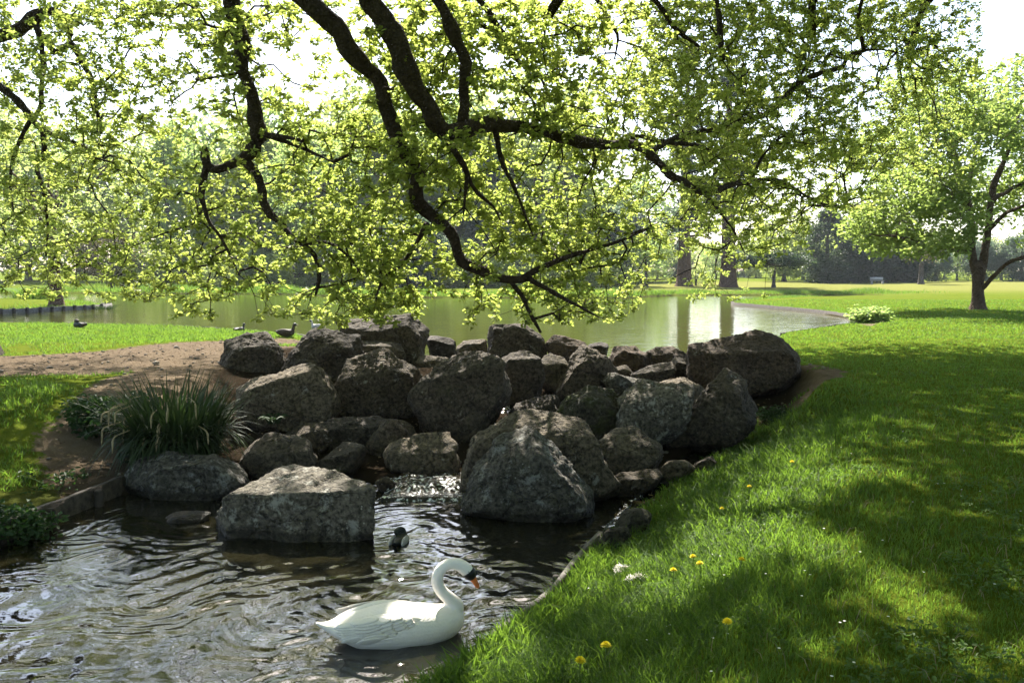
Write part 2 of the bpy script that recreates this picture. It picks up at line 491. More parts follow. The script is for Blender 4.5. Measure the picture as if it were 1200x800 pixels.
lb = LAKE.min(0) - 4, LAKE.max(0) + 4
lx0, ly0, lx1, ly1 = lb[0][0], 16.0, lb[1][0], lb[1][1]
lake = link('lake_water', mesh_np('lake_water', np.array([(lx0, ly0, ZL), (lx1, ly0, ZL), (lx1, ly1, ZL), (lx0, ly1, ZL)]), [np.array([[0, 1, 2, 3]])]), M['lake'])
tag(lake, 'calm olive lake water beyond the boulders', 'water', None, 'structure')

def cascade(pts, zs, n=60):
    """a little fall of broken water between four corner points"""
    c = [np.array(p) for p in pts]
    u = np.linspace(0, 1, n); v = np.linspace(0, 1, n)
    U, V = np.meshgrid(u, v); U = U.ravel()[:, None]; V = V.ravel()[:, None]
    S = (1 - V) * ((1 - U) * c[0] + U * c[1]) + V * ((1 - U) * c[3] + U * c[2])
    nzz = fbm(S * 9.0, 4, 51)
    edge = np.minimum(np.minimum(U, 1 - U), np.minimum(V, 1 - V))[:, 0]
    S[:, 2] += nzz * 0.022 + 0.012 * np.sin(V[:, 0] * 14 + 2 * nzz) - 0.10 * (1 - sstep(0, 0.15, edge))
    k = np.arange(n * n).reshape(n, n)
    f = np.stack([k[:-1, :-1].ravel(), k[:-1, 1:].ravel(), k[1:, 1:].ravel(), k[1:, :-1].ravel()], 1)
    return S, f
cas = []
off = 0
VV, FF = [], []
for pts in ([G(425, 588, ZP + 0.01), G(562, 590, ZP + 0.01), G(572, 545, -0.60), G(455, 552, -0.62)],
            [G(570, 512, -0.55), G(605, 508, -0.55), G(600, 458, -0.32), G(582, 458, -0.32)],
            [G(690, 640, ZP), G(728, 600, ZP), G(800, 545, ZP + .02), G(770, 540, ZP + .02)]):
    S, f = cascade(pts, None)
    VV.append(S); FF.append(f + off); off += len(S)
cw = link('cascade_water', mesh_np('cascade_water', np.concatenate(VV), FF, True), M['cascade'])
tag(cw, 'broken water with foam and painted sparkle trickling between the boulders', 'water', None, 'structure')

# ------------------------------------------------------------------ tubes, leaves
def catmull(pts, step):
    p = np.array(pts, float)
    if len(p) < 3:
        n = max(2, int(np.linalg.norm(p[1, :3] - p[0, :3]) / step) + 1)
        t = np.linspace(0, 1, n)[:, None]
        return p[0] * (1 - t) + p[1] * t
    q = np.vstack([2 * p[0] - p[1], p, 2 * p[-1] - p[-2]])
    out = []
    for i in range(1, len(q) - 2):
        n = max(2, int(np.linalg.norm(q[i + 1, :3] - q[i, :3]) / step))
        t = np.linspace(0, 1, n, endpoint=False)[:, None]
        a0, a1, a2, a3 = q[i - 1], q[i], q[i + 1], q[i + 2]
        out.append(0.5 * (2 * a1 + (a2 - a0) * t + (2 * a0 - 5 * a1 + 4 * a2 - a3) * t ** 2 + (3 * a1 - a0 - 3 * a2 + a3) * t ** 3))
    out.append(q[-2][None])
    return np.vstack(out)

def tube(path, sides=10, knob=0.12, seed=0):
    """path (n,4): xyz and radius -> verts, quads"""
    c, r = path[:, :3], path[:, 3]
    t = np.gradient(c, axis=0)
    t /= np.linalg.norm(t, axis=1)[:, None] + 1e-9
    up = np.array([0.31, 0.17, 0.93])
    if abs(np.dot(t[0], up)) > 0.9: up = np.array([0.9, 0.3, 0.1])
    X = np.cross(t, up)
    X /= np.linalg.norm(X, axis=1)[:, None] + 1e-9
    Y = np.cross(t, X)
    an = np.linspace(0, 2 * np.pi, sides, endpoint=False)
    ring = X[:, None] * np.cos(an)[None, :, None] + Y[:, None] * np.sin(an)[None, :, None]
    V = c[:, None] + ring * r[:, None, None]
    if knob:
        f = fbm(V.reshape(-1, 3) / max(r.max() * 1.6, 0.02), 3, seed).reshape(V.shape[:2])
        V = c[:, None] + ring * (r[:, None] * (1 + knob * f))[:, :, None]
    n = len(path)
    k = np.arange(n * sides).reshape(n, sides)
    k2 = np.roll(k, -1, 1)
    F = np.stack([k[:-1].ravel(), k2[:-1].ravel(), k2[1:].ravel(), k[1:].ravel()], 1)
    V = np.vstack([V.reshape(-1, 3), c[:1], c[-1:]])
    e = n * sides
    T = np.vstack([np.stack([k2[0], k[0], np.full(sides, e)], 1), np.stack([k[-1], k2[-1], np.full(sides, e + 1)], 1)])
    return V, F, T

def tube_obj(name, path, mat, parent, sides=10, knob=0.12, seed=0):
    V, F, T = tube(path, sides, knob, seed)
    return link(name, mesh_np(name, V, [F, T], True), mat, parent)

def unit(v):
    return v / (np.linalg.norm(v, axis=-1, keepdims=True) + 1e-9)

def leaves(pos, axis_, nrm, length, width, fold=0.25):
    """leaf blades: a folded, pointed-oval blade of six corners each"""
    n = len(pos)
    ax = unit(axis_)
    sd = unit(np.cross(ax, nrm))
    nn = np.cross(sd, ax)
    L = np.asarray(length).reshape(-1, 1) * np.ones((n, 1))
    Wd = np.asarray(width).reshape(-1, 1) * np.ones((n, 1))
    v0 = pos
    up = nn * Wd * fold
    v1 = pos + ax * L * 0.38 + sd * Wd * 0.42 + up
    v2 = pos + ax * L * 0.75 + sd * Wd * 0.38 + up - nn * L * 0.04
    v3 = pos + ax * L - nn * L * 0.12
    v4 = pos + ax * L * 0.75 - sd * Wd * 0.38 + up - nn * L * 0.04
    v5 = pos + ax * L * 0.38 - sd * Wd * 0.42 + up
    V = np.stack([v0, v1, v2, v3, v4, v5], 1).reshape(-1, 3)
    b = (np.arange(n) * 6)[:, None]
    Q = np.vstack([b + np.array([[0, 1, 2, 3]]), b + np.array([[0, 3, 4, 5]])])
    return V, Q

def rosettes(cent, k, length, up=0.5, spread=1.0, seed=0, lenvar=0.3):
    """k leaves round every cluster centre"""
    r = np.random.default_rng(seed)
    n = len(cent)
    az = (r.random((n, k)) + np.arange(k)[None] / k) * 2 * np.pi
    el = r.normal(-0.12, 0.42, (n, k))
    ax = np.stack([np.cos(az) * np.cos(el), np.sin(az) * np.cos(el), np.sin(el)], 2).reshape(-1, 3)
    base = np.repeat(cent, k, 0) + ax * length * 0.15 + r.normal(0, length * 0.45 * spread, (n * k, 3))
    nr = np.array([0, 0, 1.0]) * up + r.normal(0, 0.55, (n * k, 3))
    L = length * (1 - lenvar + 2 * lenvar * r.random(n * k))
    V, Q = leaves(base, ax, nr, L, L * r.uniform(0.5, 0.72, n * k))
    cl = np.repeat(r.random(n), k)
    tint = np.clip(0.55 * cl + 0.45 * r.random(n * k), 0, 1)
    return V, Q, np.repeat(tint, 6)

class Grower:
    """twigs that reach from a limb skeleton to every leaf cluster, thickened by what they carry"""
    def __init__(self, nodes, rad):
        self.xyz = [np.array(nodes, float)]
        self.n = len(nodes)
        self.par = [-1] * self.n
        self.skel = self.n
    def grow(self, targets, seg=0.4, jitter=0.12, pathw=0.3, rmax=0.05, tip=0.003, seed=0):
        r = np.random.default_rng(seed)
        base = self.xyz[0]
        cap = self.n + len(targets) * 8
        X = np.zeros((cap, 3)); X[:self.n] = base
        pl = np.zeros(cap)
        par = np.full(cap, -1, int)
        n = self.n
        d0 = np.array([np.min(np.sum((base - t) ** 2, 1)) for t in targets])
        for t in targets[np.argsort(d0)]:
            d = np.sqrt(np.sum((X[:n] - t) ** 2, 1))
            i = int(np.argmin(d + pathw * pl[:n]))
            m = min(7, int(d[i] / seg))
            p0, last = X[i].copy(), i
            for s in range(1, m + 1):
                q = p0 + (t - p0) * (s / (m + 1.0)) + r.normal(0, jitter * seg, 3) + np.array([0, 0, 0.05 * d[i] * math.sin(math.pi * s / (m + 1.0))])
                X[n] = q; par[n] = last; pl[n] = pl[last] + np.linalg.norm(q - X[last]); last = n; n += 1
            X[n] = t; par[n] = last; pl[n] = pl[last] + np.linalg.norm(t - X[last]); n += 1
        w = np.full(n, 0.0)
        e = 2.3
        w[self.n:] = tip ** e
        acc = w.copy()
        for i in range(n - 1, self.n - 1, -1):
            if par[i] >= self.n: acc[par[i]] += acc[i]
        rad = np.minimum(acc ** (1 / e), rmax)
        i1 = np.arange(self.n, n)
        p1 = par[i1]
        A, B = X[p1], X[i1]
        rb = rad[i1]
        ra = np.where(p1 >= self.n, np.minimum(rad[p1], rb * 1.35), rb * 1.15)
        t = unit(B - A)
        h = np.where(np.abs(t[:, 2:3]) > 0.9, np.array([[1.0, 0, 0]]), np.array([[0, 0, 1.0]]))
        u = unit(np.cross(t, h)); v = np.cross(t, u)
        S = 4
        an = np.arange(S) * 2 * np.pi / S
        ring = u[:, None] * np.cos(an)[None, :, None] + v[:, None] * np.sin(an)[None, :, None]
        V = np.concatenate([A[:, None] + ring * ra[:, None, None], B[:, None] + ring * rb[:, None, None]], 1).reshape(-1, 3)
        b = (np.arange(len(i1)) * 2 * S)[:, None]
        F = np.vstack([b + np.array([[k, (k + 1) % S, S + (k + 1) % S, S + k]]) for k in range(S)])
        return V, F

# ------------------------------------------------------------------ the overhanging oak
oak_root = np.array([-11.35, 17.2, 0.0])
oak = thing('oak_tree', 'large old oak whose dark drooping limbs hang over the boulders and pool', 'tree', tuple(oak_root))
def rel(path, root):
    q = np.array(path, float).copy(); q[:, :3] -= root; return q
def pxpath(lst):
    """(px, py, y ahead, radius)"""
    return [tuple(P(a_, b_, d_)) + (r_,) for a_, b_, d_, r_ in lst]

trunk_pts = [(-11.35, 17.2, -0.3, 1.05), (-11.35, 17.2, 0.12, 0.86), (-11.4, 17.2, 0.5, 0.66), (-11.45, 17.15, 1.6, 0.57), (-11.3, 17.1, 4.0, 0.52), (-11.1, 17.0, 6.2, 0.48), (-10.8, 16.8, 8.2, 0.36), (-10.2, 16.8, 10.5, 0.22), (-9.8, 16.9, 12.5, 0.1)]
hub = [(-10.9, 16.9, 7.4, 0.34), (-9.0, 15.6, 9.2, 0.28), (-6.2, 13.2, 9.4, 0.25), (-4.4, 11.8, 8.2, 0.22)]
LIMBS = [
    hub + pxpath([(305, -60, 11.4, .18), (355, 0, 11.4, .165), (385, 27, 11.4, .155), (418, 62, 11.4, .145), (444, 98, 11.5, .135), (456, 138, 11.6, .12), (474, 183, 11.7, .11), (490, 200, 11.8, .12), (492, 236, 11.9, .115), (508, 255, 12, .10), (530, 282, 12, .085), (541, 306, 12.1, .08), (572, 321, 12.1, .075), (600, 327, 12.2, .07), (624, 325, 12.2, .06)]),
    [(-4.4, 11.8, 8.2, 0.20), (-3.4, 11.2, 7.2, .2)] + pxpath([(405, -50, 11.0, .18), (440, 5, 11.0, .175), (458, 40, 11.0, .17), (478, 85, 11.0, .165), (500, 122, 11.1, .155), (522, 155, 11.2, .13), (556, 150, 11.4, .125), (592, 146, 11.8, .115), (640, 156, 12.4, .11), (690, 168, 13.2, .10), (740, 171, 14.2, .095), (764, 184, 15, .09), (792, 208, 15.8, .085), (818, 222, 16.6, .085), (848, 219, 17.4, .08), (880, 212, 18.2, .065), (912, 212, 19, .055), (935, 224, 19.6, .045), (962, 239, 20.2, .035), (990, 243, 20.8, .02)]),
    [(-6.2, 13.2, 9.4, 0.20), (-3.5, 12.2, 8.8, .17), (-1.8, 11.6, 7.2, .15)] + pxpath([(490, -40, 11.4, .12), (512, 0, 11.4, .115), (531, 40, 11.4, .11), (544, 75, 11.4, .105), (544, 115, 11.4, .10), (540, 150, 11.3, .10)]),
    [(-10.9, 16.9, 7.8, 0.26), (-8.6, 15.2, 9.0, .22), (-5.8, 13.6, 8.0, .18)] + pxpath([(255, -40, 13, .16), (270, 5, 13, .15), (282, 45, 13, .145), (284, 75, 13, .135), (296, 112, 13, .125), (302, 150, 13, .12), (299, 172, 13, .13), (284, 186, 13, .10), (256, 198, 13, .085), (244, 192, 13, .085), (240, 176, 13, .075), (241, 171, 13, .05)]),
    pxpath([(287, 186, 13, .095), (300, 200, 13, .085), (309, 224, 13, .08), (318, 250, 12.9, .07), (336, 271, 12.9, .06), (354, 284, 12.8, .05), (369, 300, 12.8, .045), (374, 326, 12.8, .035), (370, 346, 12.8, .02)]),
    pxpath([(243, 192, 13, .075), (238, 212, 13, .065), (236, 232, 13, .055), (244, 256, 13, .04), (258, 276, 12.9, .03), (270, 300, 12.9, .02), (280, 322, 12.9, .012)]),
    [(-10.6, 16.9, 5.6, 0.22)] + pxpath([(-20, 48, 15.8, .17), (10, 40, 15.7, .155), (32, 27, 15.6, .14), (50, 15, 15.6, .12), (68, 16, 15.6, .10), (80, 32, 15.5, .085), (81, 50, 15.5, .08), (66, 59, 15.5, .06), (52, 46, 15.5, .05), (44, 32, 15.5, .04)]),
    pxpath([(81, 50, 15.5, .08), (96, 74, 15.4, .06), (108, 100, 15.4, .05), (114, 130, 15.3, .04), (118, 158, 15.3, .025)]),
    pxpath([(44, 28, 15.6, .07), (49, 55, 15.5, .06), (51, 90, 15.4, .055), (48, 122, 15.4, .05), (38, 142, 15.4, .045)]),
    [(-10.6, 16.6, 5.0, 0.12)] + pxpath([(-25, 88, 15.5, .09), (2, 103, 15.4, .085), (24, 122, 15.4, .08), (37, 138, 15.4, .075), (50, 156, 15.3, .065), (51, 180, 15.3, .05), (43, 196, 15.3, .045), (52, 225, 15.2, .04), (56, 262, 15.2, .03), (54, 300, 15.2, .015)]),
    pxpath([(37, 140, 15.4, .05), (20, 172, 15.3, .04), (12, 205, 15.3, .03), (16, 250, 15.2, .015)]),
    pxpath([(50, 154, 15.3, .05), (75, 163, 15.2, .04), (98, 172, 15.1, .03), (118, 188, 15, .015)]),
    pxpath([(612, 326, 12.2, .06), (640, 311, 12.3, .05), (680, 296, 12.5, .04), (722, 284, 12.7, .03), (760, 268, 13, .015)]),
    pxpath([(618, 324, 12.2, .05), (650, 344, 12.1, .04), (684, 362, 12, .025), (702, 372, 12, .012)]),
    pxpath([(598, 327, 12.2, .045), (612, 350, 12.3, .04), (624, 374, 12.4, .033), (634, 390, 12.4, .025)]),
    pxpath([(520, 160, 11.2, .06), (536, 185, 11.3, .05), (547, 205, 11.4, .045), (560, 226, 11.5, .035), (578, 242, 11.6, .025), (586, 258, 11.6, .012)]),
    pxpath([(547, 205, 11.4, .035), (546, 225, 11.4, .03), (543, 252, 11.4, .015)]),
    pxpath([(580, 150, 11.6, .06), (588, 186, 11.7, .045), (602, 218, 11.8, .035), (614, 248, 11.9, .025), (624, 276, 12, .012)]),
    pxpath([(790, 208, 15.8, .06), (770, 186, 15.6, .05), (740, 160, 15.6, .05), (790, 168, 16.5, .05), (822, 172, 17.5, .045), (846, 186, 18.5, .03), (872, 190, 19, .015)]),
    pxpath([(760, 180, 15, .06), (796, 160, 17, .07), (842, 150, 19, .07), (900, 132, 20, .08), (930, 104, 20.5, .085), (955, 88, 20.8, .075), (985, 79, 21, .065), (998, 64, 21.2, .045), (1032, 58, 21.6, .03), (1065, 66, 22, .015)]),
    pxpath([(880, 212, 18.2, .05), (890, 190, 18.6, .04), (905, 170, 19, .03), (930, 150, 19.4, .015)]),
    pxpath([(930, 104, 20.5, .05), (945, 75, 20.6, .04), (952, 40, 20.8, .02)]),
    pxpath([(820, 222, 16.6, .05), (842, 245, 16.8, .035), (860, 270, 17, .025), (872, 295, 17.2, .012)]),
    pxpath([(545, -30, 13, .07), (572, 15, 13, .06), (598, 45, 13.2, .05), (634, 50, 13.4, .03), (640, 22, 13.4, .015)]),
    pxpath([(565, 30, 13, .05), (590, 45, 13.1, .05), (606, 70, 13.3, .04), (634, 92, 13.5, .02)]),
    pxpath([(690, -20, 15, .06), (712, 20, 15, .05), (724, 40, 15, .035), (720, 70, 15, .015)]),
    pxpath([(755, -20, 16, .07), (785, 25, 16.2, .055), (812, 50, 16.5, .04), (846, 70, 17, .02)]),
    pxpath([(355, 165, 12.4, .03), (310, 158, 12.8, .045), (360, 176, 12.6, .03), (390, 190, 12.5, .012)]),
    pxpath([(372, 270, 12.7, .03), (356, 284, 12.8, .04), (385, 285, 12.7, .03), (408, 300, 12.6, .022), (425, 325, 12.6, .012)]),
    pxpath([(500, 262, 12, .05), (488, 285, 12.2, .04), (470, 310, 12.4, .025), (440, 330, 12.5, .012)]),
]
tube_obj('trunk', rel(catmull(trunk_pts, 0.25), oak_root), M['bark'], oak, 20, 0.16, 5)
skel = []
for i, lp in enumerate(LIMBS):
    path = catmull(lp, 0.10)
    wob = fbm(path[:, :3] * 2.2, 3, 90 + i)[:, None] * np.array([[0.5, 0.2, 0.5]]) * np.minimum(path[:, 3:4], .09) * 0.8
    path[:, :3] += wob
    path[:, 3] *= np.where(path[:, 2] > 1.9 + .32 * path[:, 1], 1.0, .80)
    tube_obj('branch', rel(path, oak_root), M['bark'], oak, 14 if path[:, 3].max() > .07 else 8, 0.34, 60 + i)
    skel.append(path[::2, :3])

DENS = [  # how thick the oak's leaves hang, 50 x 50 patches of the view, top row first
    "6567778447888878888887300",
    "5565472258888878888636400",
    "4454363478888868888844200",
    "3444454478888865888863100",
    "4444454578888642676420000",
    "4444556678888765563000000",
    "3434566788457641110000000",
    "0000202253022430000000000",
]
def oak_depth(px):
    return float(np.interp(px, [0, 200, 330, 500, 640, 720, 800, 900, 1000, 1100], [15.8, 14.1, 13.35, 12.6, 13.1, 14.9, 17.8, 20.6, 21.8, 23]))
cl = []
for r_, row in enumerate(DENS):
    for c_, ch in enumerate(row):
        d = int(ch)
        if not d: continue
        dep = oak_depth(c_ * 50 + 25)
        cnt = int(d ** 1.15 * (5.2 if dep < 16 else 6.2) * (dep / 12.0) ** 1.7)
        for _ in range(cnt):
            px, py = c_ * 50 + RNG.random() * 50, r_ * 50 + RNG.random() * 50
            if r_ == 7 and py > 372: py -= 22
            dd = oak_depth(px) + RNG.normal(0, 0.7 + (0.9 if px > 700 else 0))
            cl.append(P(px, py, max(9.0, dd)))
for px, py, dd, nn_, sg in [(505, 142, 10.8, 16, 20), (545, 150, 11.0, 14, 18), (470, 190, 11.4, 10, 14), (430, 40, 11.0, 7, 14), (620, 150, 11.9, 12, 16), (700, 165, 13.0, 12, 20), (268, 20, 12.7, 12, 14), (300, 180, 12.7, 4, 10), (560, 215, 11.6, 10, 30)]:
    for _ in range(nn_):
        cl.append(P(px + RNG.normal(0, sg), py + RNG.normal(0, sg * .6), dd + RNG.normal(0, .12)))
# crown goes on above the frame; leaves behind camera added to block skylight
na = 90000
ax_ = RNG.uniform(-15, 15, na); ay_ = RNG.uniform(-10, 29, na)
top = 1.7 + 0.325 * np.maximum(ay_, 7) + .15
az_ = top + RNG.beta(1.2, 1.8, na) * 5.5
y0_ = ay_ - az_                       # where the sun's shadow of a leaf falls
right = sstep(1.4, 3.2, ax_)
lim_hi = 5.6 + right * 9.8 + 1.2 * vnoise(np.stack([ax_ * .4, ay_ * 0, ay_ * 0], 1), 5)
dens = np.where((y0_ > -17) & (y0_ < lim_hi), np.where((right > .3) & (y0_ > 7.0), .36, .55), 0)
dens = np.where((right < .5) & (y0_ > 10.6) & (y0_ < 17.5), .085, dens)
dens = np.where((ax_ < -5) & (y0_ > 6) & (y0_ < 24), .27, dens)
thr_ = np.where((right > .2) & (y0_ < 13), -.58, -.34)
dens *= np.where(fbm(np.stack([ax_ * .55, ay_ * .55, az_ * .55], 1), 3, 77) > thr_, 1, .06)
el_ = np.arctan2(az_ - 1.7, np.maximum(ay_, .1))
band = (ax_ < -1.6 + .4 * vnoise(np.stack([ay_, az_, ay_ * 0], 1), 8)) & (ay_ > 4) & (el_ < math.radians(36))
dens = np.where(band, dens * .34, dens)
dens = np.where((ay_ < 4.5) & (ax_ > -6) & (ax_ < -.3), dens * .15, dens)   # leaves thinned so the sky lights pool and swan
GAPS = []
shx, shy = ax_ - az_ * sun_vec.x / sun_vec.z, ay_ - az_ * sun_vec.y / sun_vec.z
for gpx, gpy, gz_, gr in [(870, 640, -.2, .62), (800, 700, -.4, .5), (1085, 715, 0, .32), (990, 640, 0, .25), (560, 770, -.6, .5), (1040, 560, 0, .3), (340, 566, -.3, .8), (320, 448, .2, .8), (675, 512, -.1, .7), (640, 540, -.2, .5), (765, 432, .1, .9), (550, 420, .4, .7), (510, 518, -.4, .6), (545, 568, -.7, .6), (25, 480, -.1, .5), (190, 425, 0, .35), (100, 437, 0, .3), (270, 412, 0, .4), (50, 520, -.2, .5)]:
    gq = G(gpx, gpy, gz_)
    gx0, gy0 = gq[0] - gz_ * sun_vec.x / sun_vec.z, gq[1] - gz_ * sun_vec.y / sun_vec.z
    GAPS.append((gx0, gy0, gr))
    dens = np.where(((shx - gx0) / gr) ** 2 + ((shy - gy0) / (gr * 1.3)) ** 2 < 1, 0, dens)
keep = RNG.random(na) < dens
up_pts = np.stack([ax_, ay_, az_], 1)[keep]
cl = np.array(cl)
kn = fbm(cl * 1.3, 3, 41) > -0.35
for gx0, gy0, gr in GAPS[6:14]:
    shx, shy = cl[:, 0] - cl[:, 2] * sun_vec.x / sun_vec.z, cl[:, 1] - cl[:, 2] * sun_vec.y / sun_vec.z
    kn &= ~((((shx - gx0) / gr) ** 2 + ((shy - gy0) / gr) ** 2 < .5) & (RNG.random(len(cl)) < .9))
cl = cl[kn]
print('oak clusters', len(cl), len(up_pts))
g = Grower(np.vstack(skel), None)
TV, TF = g.grow(cl, 0.35, 0.16, 0.28, 0.035, 0.0035, 3)
tw = link('twigs', mesh_np('twigs', TV - oak_root, [TF], True), M['bark'], oak)
tag(tw, None, None, None, 'stuff')
g2 = Grower(np.vstack(skel + [catmull(trunk_pts, 0.3)[:, :3]]), None)
sub = up_pts[RNG.random(len(up_pts)) < 0.16]
TV, TF = g2.grow(sub, 1.0, 0.12, 0.25, 0.09, 0.009, 4)
tw2 = link('upper_twigs', mesh_np('upper_twigs', TV - oak_root, [TF], True), M['bark'], oak)
tag(tw2, None, None, None, 'stuff')
V1, Q1, T1 = rosettes(cl, 19, 0.078, 0.6, 0.78, 5)
V2, Q2, T2 = rosettes(up_pts, 9, 0.16, 0.6, 1.3, 6)
crown = link('crown', mesh_np('crown', np.vstack([V1, V2]) - oak_root, [np.vstack([Q1, Q2 + len(V1)])], False, {'tint': np.concatenate([T1, T2])}), M['oak_leaf'], oak)

# ------------------------------------------------------------------ the single tree on the lawn
def crown_points(n, cx, cy, cz, rx, ry, rz, seed, shell=0.55, freq=0.5, thr=-0.1, floor=None):
    r = np.random.default_rng(seed)
    u = unit(r.normal(0, 1, (n, 3)))
    rad = (shell ** 3 + (1 - shell ** 3) * r.random(n)) ** (1 / 3.0)
    lump = 1 + 0.22 * fbm(u * 2.4 + seed, 3, seed)
    p = u * (rad * lump)[:, None] * np.array([rx, ry, rz]) + np.array([cx, cy, cz])
    k = fbm(p * freq, 3, seed + 5) > thr
    if floor is not None: k &= p[:, 2] > floor
    return p[k]

mroot = G(1146, 363, 0.0); mroot[2] = 0
maple = thing('lawn_tree', 'broad pale green tree with low forked trunk standing alone on the open lawn', 'tree', tuple(mroot))
D = mroot[1]
tube_obj('trunk', rel(catmull([tuple(mroot + [0, 0, -.2]) + (.58,), tuple(mroot + [0, 0, .05]) + (.37,), tuple(mroot + [0, 0, .35]) + (.275,)] + pxpath([(1146, 340, D, .245), (1147, 318, D, .26), (1147, 305, D, .22)]), .15), mroot), M['bark_warm'], maple, 16, .1, 3)
ML = [
    [(1143, 318, D, .19), (1139, 292, D, .165), (1138, 262, D, .15), (1134, 232, D, .13), (1124, 200, D, .13), (1110, 165, D, .09), (1100, 125, D, .05), (1098, 95, D, .02)],
    [(1150, 318, D, .18), (1156, 285, D - .3, .155), (1160, 250, D - .5, .13), (1164, 220, D - .5, .14), (1176, 190, D - .6, .1), (1190, 150, D - .6, .07), (1200, 100, D, .03)],
    [(1150, 340, D, .10), (1164, 324, D - .8, .09), (1182, 308, D - 1.5, .075), (1200, 302, D - 2.2, .08), (1240, 290, D - 3, .04)],
    [(1139, 296, D, .12), (1115, 291, D - .5, .1), (1092, 289, D - 1, .08), (1060, 280, D - 1.5, .05), (1020, 272, D - 2, .02)],
    [(1137, 260, D, .11), (1120, 245, D + 1, .09), (1090, 236, D + 2, .07), (1050, 225, D + 2, .03)],
    [(1162, 235, D - .5, .1), (1185, 222, D + 1, .08), (1220, 205, D + 1.5, .05), (1260, 190, D + 2, .02)],
    [(1134, 232, D, .1), (1140, 190, D + 1, .09), (1150, 150, D + 1.5, .07), (1155, 100, D + 2, .03)],
    [(1158, 270, D - .4, .1), (1180, 250, D - 1.5, .08), (1210, 240, D - 3, .05), (1250, 240, D - 4, .02)],
    [(1136, 248, D, .08), (1110, 215, D - 2, .07), (1080, 195, D - 3.2, .05), (1040, 180, D - 4, .02)],
    [(1128, 210, D, .08), (1095, 180, D + .5, .06), (1060, 150, D + .5, .04), (1030, 130, D + .5, .02)],
]
ms = []
for i, lp in enumerate(ML):
    path = catmull(pxpath(lp), .15)
    path[:, :3] += fbm(path[:, :3] * 1.2, 2, 140 + i)[:, None] * .08
    tube_obj('branch', rel(path, mroot), M['bark_warm'], maple, 8, .12, i)
    ms.append(path[::2, :3])
mc = crown_points(8200, mroot[0] + .5, mroot[1], 6.6, 6.6, 6.2, 4.0, 15, .35, .55, -.12)
mlow = crown_points(2200, mroot[0] - 2.6, mroot[1] - 1.0, 3.6, 3.6, 3.6, 1.7, 16, .2, .8, -.1)
mc = np.vstack([mc, mlow]); mc = mc[RNG.random(len(mc)) < .9]
mc = mc[mc[:, 2] > 2.3 + 3.2 * (1 - sstep(1.0, 3.0, np.hypot(mc[:, 0] - mroot[0], (mc[:, 1] - mroot[1]) * .55)))]
mc = mc[~((mc[:, 1] < mroot[1] + .6) & (np.abs(mc[:, 0] - mroot[0] - .1) < 2.0) & (mc[:, 2] < 6.4))]
gm = Grower(np.vstack(ms), None)
TV, TF = gm.grow(mc[::3], .8, .12, .3, .05, .006, 8)
tag(link('twigs', mesh_np('twigs', TV - mroot, [TF], True), M['bark_warm'], maple), None, None, None, 'stuff')
V, Q, T = rosettes(mc, 9, .19, .6, 1.3, 9)
link('crown', mesh_np('crown', V - mroot, [Q], False, {'tint': T}), M['maple_leaf'], maple)

